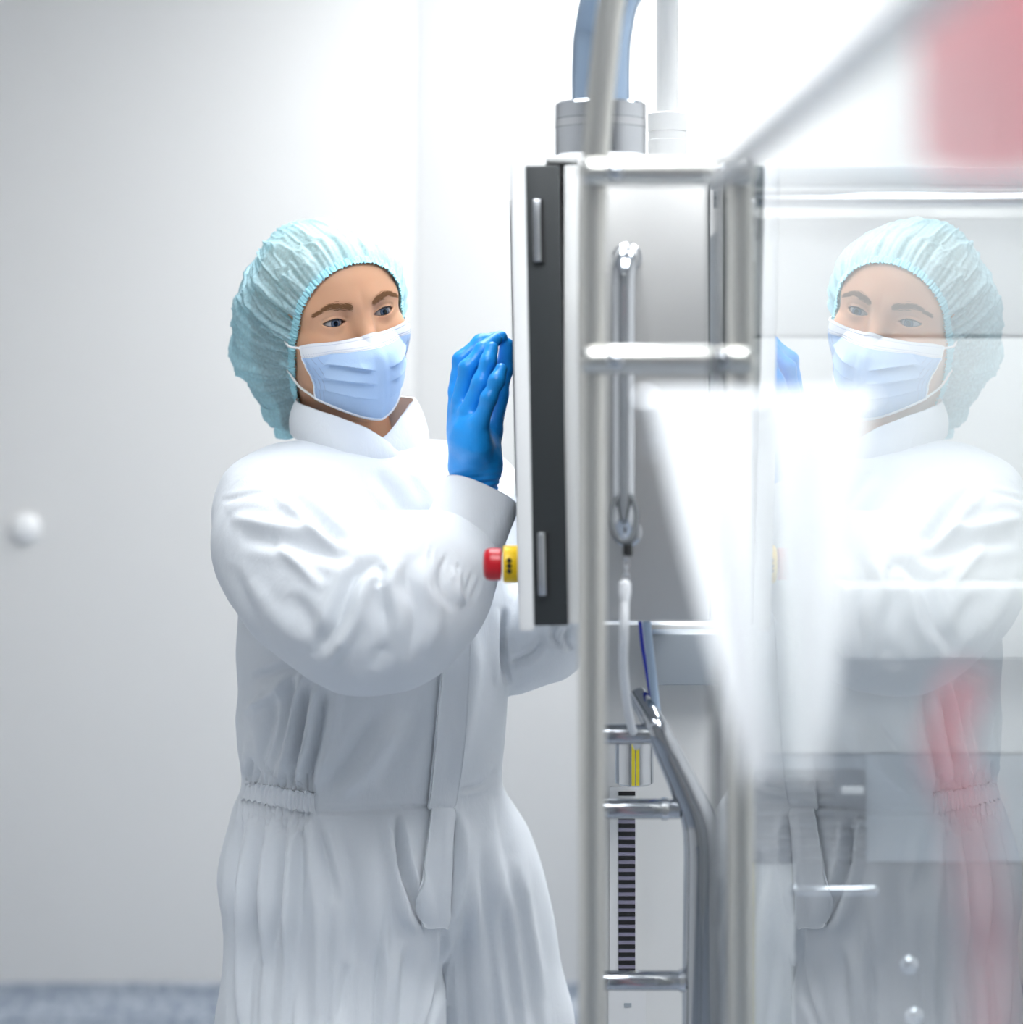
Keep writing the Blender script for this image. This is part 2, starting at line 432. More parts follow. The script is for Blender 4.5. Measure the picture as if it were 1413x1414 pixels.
# ------------------------------------------------------------------ the room
YB, XL, XR, YF, ZC = 4.89, -2.4, 2.3, -1.6, 2.78
tag(box('floor', XL-.1, XR+.1, YF-.1, YB+.1, -.1, 0, M['floor']), kind='structure')
ceil = tag(box('ceiling', XL-.1, XR+.1, YF-.1, YB+.1, ZC+.01, ZC+.12, M['seam']), kind='structure')
tag(box('wall_left', XL-.1, XL, YF, YB, 0, ZC+.02, M['wall']), kind='structure')
tag(box('wall_right', XR, XR+.1, YF, YB, 0, ZC+.02, M['wall']), kind='structure')
tag(box('wall_front', XL, XR, YF-.1, YF, 0, ZC+.02, M['wall_dim']), kind='structure')
wb = tag(box('wall_back', XL, XR, YB+.004, YB+.1, 0, ZC+.02, M['seam']), kind='structure')
xs = [XL]+[-.2185+1.18*k for k in (-1, 0, 1)]+[XR]
for a, c in zip(xs[:-1], xs[1:]):
    box('wall_panel', a+.002, c-.002, YB, YB+.02, .055, ZC, M['wall'], wb, bev=.0015)
for i in range(4):
    for j in range(5):
        x0, x1 = XL+(XR-XL)*i/4, XL+(XR-XL)*(i+1)/4; y0, y1 = YF+(YB-YF)*j/5, YF+(YB-YF)*(j+1)/5
        box('ceiling_panel', x0+.003, x1-.003, y0+.003, y1-.003, ZC, ZC+.015, M['ceil'], ceil)
# coved vinyl upstand along the back wall
prof = [(0.0, .075), (-.004, .078), (-.010, .074)]+[(-.010-.06*(1-math.cos(t)), .012+.062*(1-math.sin(t))) for t in np.linspace(0, math.pi/2, 9)]+[(-.075, 0), (0, 0)]
bm = bmesh.new(); A = [bm.verts.new((XL, YB+y, z)) for y, z in prof]; B = [bm.verts.new((XR, YB+y, z)) for y, z in prof]
for k in range(len(prof)): bm.faces.new((A[k], A[(k+1) % len(prof)], B[(k+1) % len(prof)], B[k]))
bm.faces.new(A); bm.faces.new(B[::-1])
tag(obj('baseboard_back', bm_mesh('baseboard_back', bm, True), M['floor']), kind='structure')

LAMPS = [(-.1, .9, 'nearest the camera on the left'), (.95, .9, 'nearest the camera on the right'), (-.1, 2.75, 'above the person'), (.95, 2.75, 'above the machine'), (.45, 4.2, 'next to the back wall')]
for x, y, w in LAMPS:
    t = empty('ceiling_light', (x, y, ZC)); tag(t, 'flat white LED ceiling panel '+w, 'light', 'LED ceiling panels')
    fr = []
    for (a0, a1, b0, b1) in ((-.31, .31, -.61, -.59), (-.31, .31, .59, .61), (-.31, -.29, -.59, .59), (.29, .31, -.59, .59)):
        box('frame_bar', x+a0, x+a1, y+b0, y+b1, ZC-.016, ZC-.0005, M['plastic_white'], t)
    box('diffuser', x-.29, x+.29, y-.59, y+.59, ZC-.010, ZC-.004, M['lamp'], t)

p = at(35, 730, YB)
t = empty('wall_bumper', (p[0], YB, p[2])); tag(t, 'white round dome bumper fixed to the bare back wall', 'bumper')
lathe('base_ring', [(.037, 0), (.037, .006), (.034, .009)], (p[0], YB-.0005, p[2]), (0, -1, 0), M['plastic_white'], t)
lathe('dome', [(.033, .009)]+[(.033*math.cos(a), .009+.022*math.sin(a)) for a in np.linspace(0, 1.5, 8)], (p[0], YB-.0005, p[2]), (0, -1, 0), M['plastic_white'], t)

# ------------------------------------------------------------------ control panel on its arm
YP = 2.0
rc = at(760, 545, YP)
tilt = Matrix.Translation(Vector(rc)) @ Matrix.Rotation(math.radians(-1.1), 4, 'Y') @ Matrix.Translation(-Vector(rc))
X = lambda px, Y=YP: (px-XC)/FPX*Y
Z = lambda py, Y=YP: CAMH-(py-YH)/FPX*Y
cp = empty('control_panel', (X(800), YP+.18, Z(866))); tag(cp, 'upright control panel seen edge-on, charcoal frame, pale front and brushed steel housing', 'control panel')
box('front_bezel', X(711), X(731.5), YP-.006, YP+.40, Z(870), Z(221), M['plastic_white'], cp, bev=.002, rot=tilt)
box('frame', X(731.7), X(779), YP, YP+.39, Z(864), Z(228), M['dark'], cp, bev=.0015, rot=tilt)
box('screen', X(709.6), X(710.9), YP+.05, YP+.35, Z(690), Z(270), M['black'], cp, rot=tilt)
box('housing', X(782), X(981), YP+.02, YP+.36, Z(862), Z(222), M['brushed'], cp, bev=.004)
box('housing_lip', X(779.2), X(800), YP+.012, YP+.37, Z(864), Z(226), M['white'], cp, bev=.002)
box('gasket', X(981.2), X(984), YP+.03, YP+.35, Z(858), Z(240), M['dark'], cp)
for y0, y1, x0 in ((275, 362, 741), (734, 822, 739)):
    h = box('hinge_shadow', X(x0+10), X(x0+15), YP-.004, YP+.01, Z(y1), Z(y0), M['black'], cp, rot=tilt)  # black bar painted as the shadow beside the hinge leaf
    box('hinge_leaf', X(x0-1), X(x0+10.5), YP-.006, YP+.01, Z(y1), Z(y0), M['steel_satin'], cp, bev=.002, rot=tilt)
box('top_cap', X(755), X(800), YP+.01, YP+.3, Z(223), Z(213), M['white'], cp, bev=.003)
# emergency stop on the front
ec = at(714, 779, 2.09)
e_ = lathe('emergency_stop', [(.0178, 0), (.0183, .001), (.0183, .013), (.017, .0145), (.012, .0148)], ec+np.array([.001, 0, 0]), (-1, 0, 0), M['yellow'], cp)
lathe('stop_cap', [(.011, .0147), (.0158, .016), (.0160, .024), (.0158, .027), (.0145, .0305), (.011, .0326), (.004, .0332)], ec, (-1, 0, 0), M['red'], e_)
for k in range(3):          # little black arrow marks on the collar
    a = math.radians(-92+k*26-26)
    c = ec+np.array([-.0075, math.sin(a)*.0184, math.cos(a)*.0184]); c = np.array([c[0], ec[1]-.0181*math.cos(math.radians((k-1)*16)), ec[2]+.0185*math.sin(math.radians((k-1)*16))])
    box('arrow_mark', c[0]-.0022, c[0]+.0022, c[1]-.0008, c[1]+.0008, c[2]-.0021, c[2]+.0021, M['black'], e_, rot=Matrix.Translation(Vector(c)) @ Matrix.Rotation(math.radians(45), 4, 'Y') @ Matrix.Translation(-Vector(c)))
# flanged pipe above the housing
pipe_c = at(829.5, 180, 2.12)
def zz(py): return CAMH-(py-YH)/FPX*2.12
pr = 63/FPX*2.12
fl = lathe('flange', [(pr*.98, 0), (pr, .001), (pr, zz(178)-zz(216)), (pr*.985, zz(178)-zz(216)+.0005), (pr*.985, zz(166)-zz(216)), (pr, zz(166)-zz(216)+.0005), (pr, zz(146)-zz(216)), (pr*.95, zz(143)-zz(216)), (pr*.6, zz(143)-zz(216))], (pipe_c[0], pipe_c[1], zz(216)), (0, 0, 1), M['steel'], cp)
lathe('seal_ring', [(pr*1.0, 0), (pr*1.002, .001), (pr*1.002, zz(167)-zz(177)), (pr*.9, zz(167)-zz(177))], (pipe_c[0], pipe_c[1], zz(177)), (0, 0, 1), M['steel_satin'], cp)
arm = smooth_path([at(830, 150, 2.12), at(830, 90, 2.12), at(834, 40, 2.12), at(850, -15, 2.14), at(905, -75, 2.2), at(1000, -105, 2.3), at(1150, -120, 2.45), at(1350, -135, 2.6), np.array([.72, 2.66, 2.14]), np.array([.80, 2.70, 2.35]), np.array([.81, 2.70, ZC-.001])], 10)
tube('support_pipe', arm, 40/FPX*2.12, M['bluepipe'], cp, seg=40)
c2 = at(922, 180, 2.3); r2 = 27/FPX*2.3
lathe('conduit_socket', [(r2, 0), (r2, .022), (r2*.96, .0225), (r2*.96, .031), (r2, .0315), (r2, .05), (r2*.8, .052)], (c2[0], c2[1], CAMH-(222-YH)/FPX*2.3), (0, 0, 1), M['white'], cp)
tube('conduit', [(c2[0], c2[1], CAMH-(170-YH)/FPX*2.3), (c2[0], c2[1], CAMH-(60-YH)/FPX*2.3), (c2[0], c2[1], ZC-.001)], r2*.55, M['white'], cp)
# chrome pull handle on the near face of the housing
YHd = YP-.02
hp = smooth_path([at(866, 356, YP+.03), at(866, 354, YP+.005), at(865, 356, YP-.012), at(862, 372, YHd-.004), at(861, 420, YHd-.006), at(861, 560, YHd-.006), at(861, 690, YHd-.006), at(862, 722, YHd-.003), at(865, 735, YP-.012), at(866, 736, YP+.005), at(866, 735, YP+.03)], 8)
hd = tube('pull_handle', hp, 16.5/FPX*YP, M['steel'], cp, seg=28)
for py in (356, 735):
    lathe('handle_foot', [(.014, 0), (.014, .004), (.010, .006)], at(866, py, YP+.0195), (0, -1, 0), M['steel'], hd)

# snap hook, chain and cord hung on the handle
hk = empty('snap_hook', at(862, 756, YHd-.02)); tag(hk, 'small dark snap hook with chain clipped round the chrome pull handle', 'hook')
yk = YHd-.021
ring = [at(862+17*math.sin(a), 715-34*math.cos(a), yk-.004+.012*math.cos(a)) for a in np.linspace(0, 2*math.pi, 40, endpoint=False)]
tube('hook_ring', ring, .0026, M['greydark'], hk, seg=12, closed=True)
lathe('hook_barrel', [(.003, 0), (.0045, .001), (.0045, .012), (.003, .014)], at(867, 768, yk), (0, 0, 1), M['black'], hk, seg=20)
for i in range(4):
    c = at(864+(i % 2), 768+i*10, yk)
    el = [c+np.array([(.0028*math.cos(a) if i % 2 else 0), (0 if i % 2 else .0028*math.cos(a)), .0045*math.sin(a)]) for a in np.linspace(0, 2*math.pi, 16, endpoint=False)]
    tube('chain_link', el, .0010, M['steel_satin'], hk, seg=8, closed=True)
lathe('cord_end', [(.002, 0), (.0055, .003), (.006, .012), (.004, .022), (.0025, .026)], at(863, 800, yk), (0, 0, -1), M['cable_white'], hk, seg=20)
tube('hook_cord', smooth_path([at(863, 822, yk), at(862, 870, yk), at(861, 920, yk+.03), at(868, 985, yk+.1), at(880, 1030, yk+.16)], 8), .0042, M['cable_white'], hk, seg=12)

# cables leaving the housing underneath
for nm, lab, pts, r, mm in (
    ('blue_cable', 'thin dark blue cable dropping from underneath the control panel', [(884, 858, 2.12), (887, 890, 2.12), (893, 925, 2.12), (899, 965, 2.13), (904, 1005, 2.14), (906, 1040, 2.18)], .0019, 'cable_blue'),
    ('pale_hose', 'pale blue hose hanging beside the thin blue cable below the panel', [(893, 858, 2.11), (897, 895, 2.11), (902, 940, 2.11), (907, 985, 2.12), (914, 1030, 2.14), (918, 1060, 2.18)], .0042, 'cable_pale')):
    o = tube(nm, smooth_path([at(*q) for q in pts], 8), r, M[mm], None, seg=12); tag(o, lab, nm.split('_')[1])

# ------------------------------------------------------------------ white column that carries the scale and the grab rail
YCm = 2.34
Xc = lambda px, Y=YCm: (px-XC)/FPX*Y
Zc = lambda py, Y=YCm: CAMH-(py-YH)/FPX*Y
col = empty('machine_column', (Xc(910), YCm+.2, 0)); tag(col, 'white machine column below the control panel, with scale strip and chrome gland', 'machine')
box('column_body', Xc(822), Xc(1004), YCm, YCm+.035, 0.0, Zc(862), M['white'], col, bev=.004)
box('junction_box', Xc(896), Xc(1004), YCm-.045, YCm-.0005, Zc(938), Zc(868), M['greymid'], col, bev=.003)
sp = box('scale_plate', Xc(842), Xc(880), YCm-.003, YCm-.0003, Zc(1345), Zc(1086), M['plastic_white'], col)
for k in range(23):
    y = 1092+k*11.1
    box('scale_bar', Xc(854), Xc(877), YCm-.0045, YCm-.0028, Zc(y+5.5), Zc(y), M['black'], sp)
box('scale_back', Xc(854), Xc(877), YCm-.0036, YCm-.0027, Zc(1345), Zc(1120), mat('lilac_grey', (.33, .31, .42), .4), sp)
gz0, gz1 = Zc(1082, 2.28), Zc(1016, 2.28); gc = at(876, 1050, 2.28); gr = 27/FPX*2.28
gl = lathe('gland', [(gr*.9, 0), (gr, .002), (gr, gz1-gz0), (gr*.9, gz1-gz0+.002)], (gc[0], gc[1], gz0), (0, 0, 1), M['steel'], col)
for a in (-6, 7):
    th = math.radians(a)
    c = np.array([gc[0]+gr*math.sin(th), gc[1]-gr*math.cos(th), 0])
    box('gland_reflection', c[0]-.0017, c[0]+.0017, c[1]-.0012, c[1]+.0008, gz0+.002, gz1-.002, M['yellow_trim_and_reflection'], gl)  # yellow bars stand in for a yellow reflection in the chrome
for x0, x1, y0, y1 in ((840, 892, 1358, 1414),):
    pl = box('name_plate', Xc(x0), Xc(x1), YCm-.0025, YCm-.0003, Zc(y1), Zc(y0), M['plastic_white'], col)
    box('plate_slot', Xc(862), Xc(872), YCm-.0032, YCm-.0024, Zc(1390), Zc(1384), M['greymid'], pl)

# ------------------------------------------------------------------ chrome grab rail with rungs
YR = 2.1
gr_ = empty('grab_rail', at(815, 1414, YR)*np.array([1, 1, 0])); tag(gr_, 'polished steel grab rail with rungs and a bent upright beside the white column', 'grab rail')
rp = smooth_path([at(880, 960, YR+.03), at(905, 1002, YR), at(926, 1045, YR), at(948, 1092, YR), at(964, 1130, YR), at(970, 1165, YR), at(970, 1230, YR), at(969, 1320, YR), at(968, 1420, YR), at(966, 1600, YR), np.array([at(966, 1600, YR)[0], YR, .3]), np.array([at(966, 1600, YR)[0], YR, .002])], 10)
rr = np.concatenate([np.linspace(.010, .0185, 50), np.full(len(rp)-50, .0185)])
tube('bent_upright', rp, rr, M['steel_rail'], gr_, seg=36)
tube('upright', [at(818, 980, YR), at(818, 1200, YR), at(818, 1420, YR), np.array([at(818, 1420, YR)[0], YR, .8]), np.array([at(818, 1420, YR)[0], YR, .002])], .010, M['steel_satin'], gr_, seg=24)
for py, x1 in ((1014, 905), (1117, 938), (1354, 962), (1585, 962)):
    rg = tube('rung', [at(818, py, YR), at((818+x1)/2, py, YR-.001), at(x1, py, YR)], .0098, M['steel_rail'], gr_, seg=24)
    if x1 > 910: tube('weld_collar', [at(x1-24, py, YR), at(x1-16, py, YR)], .0112, M['steel'], rg, seg=24)

# ------------------------------------------------------------------ steel post and crossbars, with their mirror image built solid
YS = 1.72
sf = empty('steel_frame', (X(920, YS), YS, 0)); tag(sf, 'out-of-focus tubular steel frame, an upright and crossbars with their reflection built as a second upright, in front of the panel housing', 'steel frame')
lp = smooth_path([(X(818, YS), YS, .002), (X(818, YS), YS, .5), at(818, 1414, YS), at(818, 900, YS), at(818, 500, YS), at(819, 290, YS), at(824, 200, YS), at(833, 100, YS), at(845, 0, YS), at(868, -110, YS), at(905, -220, YS), at(950, -300, YS), np.array([.175, YS, 2.15]), np.array([.19, YS, 2.45]), np.array([.19, YS, ZC-.001])], 8)
tube('frame_post', lp, .0112, M['steel_frame'], sf, seg=28)
tube('frame_post', [at(1023, 232, YS), at(1023, 900, YS), (X(1023, YS), YS, .5), (X(1023, YS), YS, .002)], .0112, M['steel_frame'], sf, seg=28, round_caps=False)  # solid stand-in for the left post's reflection in the glass
for py in (237, 497):
    tube('crossbar', [at(818, py, YS-.012), at(920, py, YS-.013), at(1023, py, YS-.012)], .0116, M['steel_frame'], sf, seg=24, round_caps=True)  # right half is the reflection of the left half, built solid
    for px in (849, 998):  # polished caps added to give the round glints
        lathe('glint_cap', [(.0075, 0), (.0075, .003)]+[(.0075*math.cos(a), .003+.006*math.sin(a)) for a in np.linspace(.1, 1.5, 7)], at(px, py, YS-.0232), (0, -1, 0), M['steel'], sf, seg=28)

# ------------------------------------------------------------------ near glass guard
YG, XG = 1.30, .125
zt = CAMH+(500-243)/FPX*1.21; zb = .13
gg = empty('glass_guard', (XG, .8, 0)); tag(gg, 'clear glass safety guard running past the camera, mirroring the person', 'glass guard')
bm = bmesh.new()
v = [bm.verts.new(q) for q in ((XG, .315, zb), (XG, YG, zb), (XG, YG, zt), (XG, .315, zt), (XG+.006, .315, zb), (XG+.006, YG, zb), (XG+.006, YG, zt), (XG+.006, .315, zt))]
fs = [bm.faces.new([v[i] for i in q]) for q in ((0, 3, 2, 1), (4, 5, 6, 7), (0, 1, 5, 4), (1, 2, 6, 5), (2, 3, 7, 6), (3, 0, 4, 7))]
for f in fs[1:]: f.material_index = 1
me = bpy.data.meshes.new('pane'); bm.to_mesh(me); bm.free()
obj('pane', me, [M['glass'], M['glass_back']], gg)
xm = XG+.003
tube('top_rail', [(xm, YG+.004, zt+.006), (xm, .7, zt+.006), (xm, .30, zt+.006)], .0085, M['steel_satin'], gg, seg=24, round_caps=True)
tube('bottom_rail', [(xm, YG+.004, zb-.006), (xm, .7, zb-.006), (xm, .30, zb-.006)], .0085, M['steel_satin'], gg, seg=24)
tube('guard_post', [(xm, .30, .002), (xm, .30, .8), (xm, .30, zt+.006)], .0085, M['steel_satin'], gg, seg=24)
box('edge_channel', XG-.003, XG+.009, YG-.006, YG+.008, .002, zt+.004, M['greydark'], gg, bev=.002)  # dark edging, also standing in for the panel frame's dark reflection
pegz = CAMH-.020
tube('peg', [(XG-.0005, 1.08, pegz), (.10, 1.08, pegz), (.066, 1.08, pegz)], .004, M['steel_satin'], gg, seg=16, round_caps=True)

# white cloth folded over the peg
nu, nv = 60, 90
G = np.zeros((nu, nv, 3))
for i, u in enumerate(np.linspace(0, 1, nu)):
    for j, vv in enumerate(np.linspace(0, 1, nv)):
        s = vv*1.15-.15                                   # negative part hangs behind the peg
        hang = max(s, 0); back = max(-s, 0)
        xl = .0695+.040*min(1, (hang*1.02))**1.2; xr_ = .1225-.002*hang
        x = xl+(xr_-xl)*u
        z = pegz+.0062-.185*hang-.22*back+.010*math.sin(u*3.0)*hang
        y = 1.08-.0060*math.tanh(s*40)-.010*math.sin(u*9+hang*2)*hang-.090*hang
        if s < 0: y = 1.08+.0058*math.tanh(back*60)
        G[i, j] = (min(x, .1228), y, z)
tag(obj('cleaning_cloth', grid_mesh('cleaning_cloth', G, thick=-.0022), M['cloth_w']), 'white cleaning cloth folded over a peg on the near glass', 'cloth')

# ------------------------------------------------------------------ machine behind the glass
YM = 3.0
Xm = lambda px: (px-XC)/FPX*YM
Zm = lambda py: CAMH-(py-YH)/FPX*YM
mc = empty('machine_cabinet', (Xm(1250), YM+.3, 0)); tag(mc, 'long white machine cabinet with steel top rail and dark louvres behind the glass', 'machine')
x0, x1 = Xm(1015), Xm(1015)+1.45
box('carcass', x0+.01, x1-.01, YM+.012, YM+.6, 0.02, Zm(300), M['greymid'], mc)
for a, c in ((0, .8), (.8, 1.45)):
    box('upper_panel', x0+a+.001, x0+c-.001, YM, YM+.014, Zm(463), Zm(300), M['white'], mc, bev=.002)
    box('middle_panel', x0+a+.001, x0+c-.001, YM, YM+.014, Zm(1040), Zm(466.5), M['white'], mc, bev=.002)
box('top_rail', x0-.03, x1, YM-.03, YM+.05, Zm(258), Zm(231), M['greymid'], mc, bev=.004)
tube('rail_tube', [(x0-.03, YM-.02, Zm(277)), ((x0+x1)/2, YM-.02, Zm(277)), (x1, YM-.02, Zm(277))], .012, M['steel'], mc, seg=24)
box('white_ledge', Xm(1150), x1-.02, YM-.09, YM-.001, Zm(900), Zm(800), M['white'], mc, bev=.01)
for k in range(8):
    z = Zm(1062+k*16)
    box('louvre', x0, Xm(1195), YM-.014, YM+.004, z-.0105, z-.003, M['greydark'], mc, rot=Matrix.Translation((0, YM, z)) @ Matrix.Rotation(math.radians(25), 4, 'X') @ Matrix.Translation((0, -YM, -z)))
box('louvre_back', x0, Xm(1195), YM+.006, YM+.012, Zm(1190), Zm(1045), M['greymid'], mc)
box('side_panel', Xm(1040), Xm(1098), YM-.002, YM+.012, .03, Zm(1192), M['white'], mc, bev=.002)
box('yellow_edge', Xm(1036), Xm(1039.6), YM-.006, YM+.012, .03, Zm(1192), M['yellow_trim_and_reflection'], mc)
box('dark_door', Xm(1099), x1-.02, YM-.001, YM+.012, .03, Zm(1192), M['greydark'], mc, bev=.002)
box('lower_panel', Xm(1196), x1-.02, YM, YM+.012, Zm(1190), Zm(1042), M['greymid'], mc, bev=.002)
tube('door_bar', [(Xm(1095), YM-.03, Zm(1222)), (Xm(1150), YM-.03, Zm(1222)), (Xm(1202), YM-.03, Zm(1222))], .0095, M['steel'], mc, seg=20, round_caps=True)
for px in (1102, 1196): tube('bar_foot', [(Xm(px), YM-.03, Zm(1222)), (Xm(px), YM-.01, Zm(1222)), (Xm(px), YM+.002, Zm(1222))], .006, M['steel'], mc, seg=14)
lk = box('latch_box', Xm(1150), Xm(1192), YM-.03, YM-.014, Zm(1098), Zm(1058), M['greydark'], mc, bev=.003)
box('latch_slot', Xm(1157), Xm(1188), YM-.034, YM-.0295, Zm(1090), Zm(1080), M['plastic_white'], lk, bev=.001)
for px, py in ((1255, 1332), (1262, 1402)):  # steel studs added to show as two small sparkles
    lathe('glint_stud', [(.014, 0), (.014, .005), (.010, .009), (.004, .0105)], (Xm(px), YM-.001, Zm(py)), (0, -1, 0), M['steel'], mc, seg=24)

# signal lamps hung from the ceiling, and a red hose, on the far side of the glass
for cx, col_, lab in ((at(1366, 122, .72), 'beacon', 'glowing red signal lamp behind the glass, top right, far out of focus'),):
    bx = cx-np.array([0, 0, .03]); be = empty('signal_lamp', (bx[0], bx[1], ZC)); tag(be, lab, 'lamp')
    lathe('lamp_lens', [(.008, 0), (.020, .003), (.024, .012), (.024, .070), (.022, .074)], bx, (0, 0, 1), M[col_], be)
    lathe('lamp_base', [(.024, 0), (.026, .002), (.026, .016), (.012, .020)], bx+np.array([0, 0, .0742]), (0, 0, 1), M['plastic_white'], be)
    tube('lamp_stem', [bx+np.array([0, 0, .092]), bx+np.array([0, 0, .3]), np.array([bx[0], bx[1], ZC-.0005])], .005, M['steel_satin'], be, seg=12)
hs = smooth_path([(.152, .72, 1.39), (.1415, .70, 1.372), (.145, .68, 1.358), (.1475, .68, 1.338), (.1515, .68, 1.315), (.1525, .68, 1.29), (.153, .68, 1.2), (.16, .70, .8), (.18, .8, .4), (.20, 1.0, .06), (.20, 1.15, .012), (.3, 1.4, .012)], 8)
tag(tube('red_hose', hs, .0058, M['redhose'], None, seg=18, round_caps=True), 'red hose hanging down behind the lower part of the glass', 'hose')
# ------------------------------------------------------------------ the person
TH = math.radians(28)
Lv = np.array([math.cos(TH), math.sin(TH), 0]); Fv = np.array([math.sin(TH), -math.cos(TH), 0])
PY = 2.5
person = empty('person', (at(500, 0, PY)[0], PY, 0))
tag(person, 'person in white coverall, pale blue hairnet, face mask and blue gloves, touching the control panel', 'person')
# ---- head frame
YAW, ROLL, PITCH = math.radians(29), math.radians(13), math.radians(-3)
fw = np.array([math.sin(YAW), -math.cos(YAW), 0]); lf = np.array([math.cos(YAW), math.sin(YAW), 0]); up = np.array([0, 0, 1.0])
lf, up = lf*math.cos(ROLL)+up*math.sin(ROLL), up*math.cos(ROLL)-lf*math.sin(ROLL)
fw, up = fw*math.cos(PITCH)+up*math.sin(PITCH), up*math.cos(PITCH)-fw*math.sin(PITCH)
HR = np.stack([lf, fw, up], 1)                      # columns: left, forward, up
HS = 1.0                                            # head scale
EYE_MID = at(497, 438, 2.425)
HO = EYE_MID-HR@np.array([0, .083, 0])*HS
h2w = lambda P: HO+(np.asarray(P)@HR.T)*HS
w2h = lambda P: ((np.asarray(P)-HO)@HR)/HS
EX, EYY, EZ, ER = .0315, .0715, 0.0, .0122
BU, BL = .0045, .0037

def head_sdf(P):
    P = P.astype(np.float32); A = P.copy(); A[:, 0] = np.abs(A[:, 0])
    d = s_ell(P, (0, -.012, .022), (.0735, .094, .083))
    d = smin(d, s_ell(P, (0, .022, -.022), (.0625, .066, .088)), .03)
    d = smin(d, s_ell(P, (0, .034, -.072), (.051, .050, .046)), .03)
    d = smin(d, s_sph(P, (0, .066, -.098), .020), .03)
    d = smin(d, s_ell(P, (0, .045, .040), (.058, .046, .045)), .03)
    d = smin(d, s_sph(A, (.042, .056, -.028), .023), .022)
    d = smin(d, s_cap(A, (.010, .0785, .0155), (.046, .063, .0145), .0125, .0105), .018)       # brow
    d = smax(d, -s_ell(A, (.031, .099, -.001), (.019, .0165, .0125)), .014)                # socket
    d = smin(d, s_cap(P, (0, .082, .012), (0, .100, -.036), .0075, .0105), .012)           # nose
    d = smin(d, s_sph(A, (EX, EYY, EZ), ER+.0016), .007)                                    # lids
    # eye opening: lens of two arcs, slightly slanted
    s, c = math.sin(.08), math.cos(.08)
    u = (A[:, 0]-EX)*c+(A[:, 2]-EZ)*s; w = -(A[:, 0]-EX)*s+(A[:, 2]-EZ)*c
    a = .0142; bu, bl = BU, BL
    ru = (a*a+bu*bu)/(2*bu); rl = (a*a+bl*bl)/(2*bl)
    lens = np.maximum(np.hypot(u, w+ru-bu)-ru, np.hypot(u, w-rl+bl)-rl)
    lens = np.maximum(lens, EYY+.002-A[:, 1])
    d = smax(d, -lens, .0012)
    # crease above the lid
    ring = np.abs(np.hypot(u, w+ru-bu-.0032)-ru)-.0005
    crs = np.maximum(ring, np.maximum(-w+.001, np.abs(u)-.0135))
    d = d+.0011*np.exp(-(np.maximum(crs, 0)/.0011)**2)
    d = smin(d, s_cap(P, (0, -.022, -.05), (0.012, -.035, -.19), .050, .054), .025)         # neck
    return d
V, Q = surface_nets(head_sdf, (-.10, -.13, -.22), (.10, .135, .125), .00155, 'head')
body = obj('body', mesh_np('body', h2w(V), Q), M['skin'], person)

gz = np.array([.06, 1, -.06]); gz /= np.linalg.norm(gz)
em = eye_mat(tuple(HR@gz))
for s in (-1, 1):
    bm = bmesh.new(); bmesh.ops.create_uvsphere(bm, u_segments=48, v_segments=32, radius=ER*HS)
    me = bm_mesh('eye', bm, True); me.materials.append(em)
    o = bpy.data.objects.new('eye', me); COL.objects.link(o); o.parent = body
    o.matrix_parent_inverse = Matrix.Translation(-root_of(body)); o.location = h2w((s*EX, EYY, EZ))
    # lash line and lower rim
    for nm, bb, rr, sg in (('upper_lash', BU, .00075, 1), ('lower_lash', BL, .00030, -1)):
        a = .0142; R_ = (a*a+bb*bb)/(2*bb); pts = []
        for t in np.linspace(-.97, 1.0, 26):
            u = a*t; w = sg*(math.sqrt(max(R_*R_-u*u, 0))-R_+bb)
            c_, s_ = math.cos(.08), math.sin(.08)
            x, z = EX+u*c_-w*s_, EZ+u*s_+w*c_
            rs = ER+.0014; q = rs*rs-(x-EX)**2-(z-EZ)**2
            pts.append((s*x, EYY+math.sqrt(max(q, 1e-6)), z))
        tube(nm, h2w(pts), rr*np.concatenate([np.linspace(.5, 1.3, 13), np.linspace(1.3, .9, 13)]), M['lash'], body, seg=8)
    bm = bmesh.new()          # eyebrow hairs
    for k in range(620):
        t = random.random(); x = .012+t*.040; z = .0142+.0060*math.sin(min(1, t*1.25)*1.8)-.0065*max(0, t-.6)/.4+random.gauss(0, 1)*.0021*(1-.6*t)
        P0 = np.array([[s*x, .05, z]])
        # march to the skin
        y = .125
        for _ in range(40):
            P0[0, 1] = y; d = float(head_sdf(P0)[0]); y -= max(d*.8, 0)
            if d < .0003: break
        p0 = np.array([s*x, y+.0002, z]); dr = np.array([s*(.0045+.001*random.random()), -.0010*(1+2*t), .0026-.0042*t+random.gauss(0, .0006)])
        p1 = p0+dr*.6+np.array([0, .0005, 0]); p2 = p0+dr+np.array([0, .0002, 0])
        wv = np.array([0, .3, 1.0])*.00024
        vs = [bm.verts.new(h2w(q)) for q in (p0-wv, p0+wv, p1+wv*.8, p1-wv*.8, p2)]
        bm.faces.new(vs[:4]); bm.faces.new((vs[3], vs[2], vs[4]))
    tag(obj('eyebrow', bm_mesh('eyebrow', bm), M['brow'], body), kind='stuff')

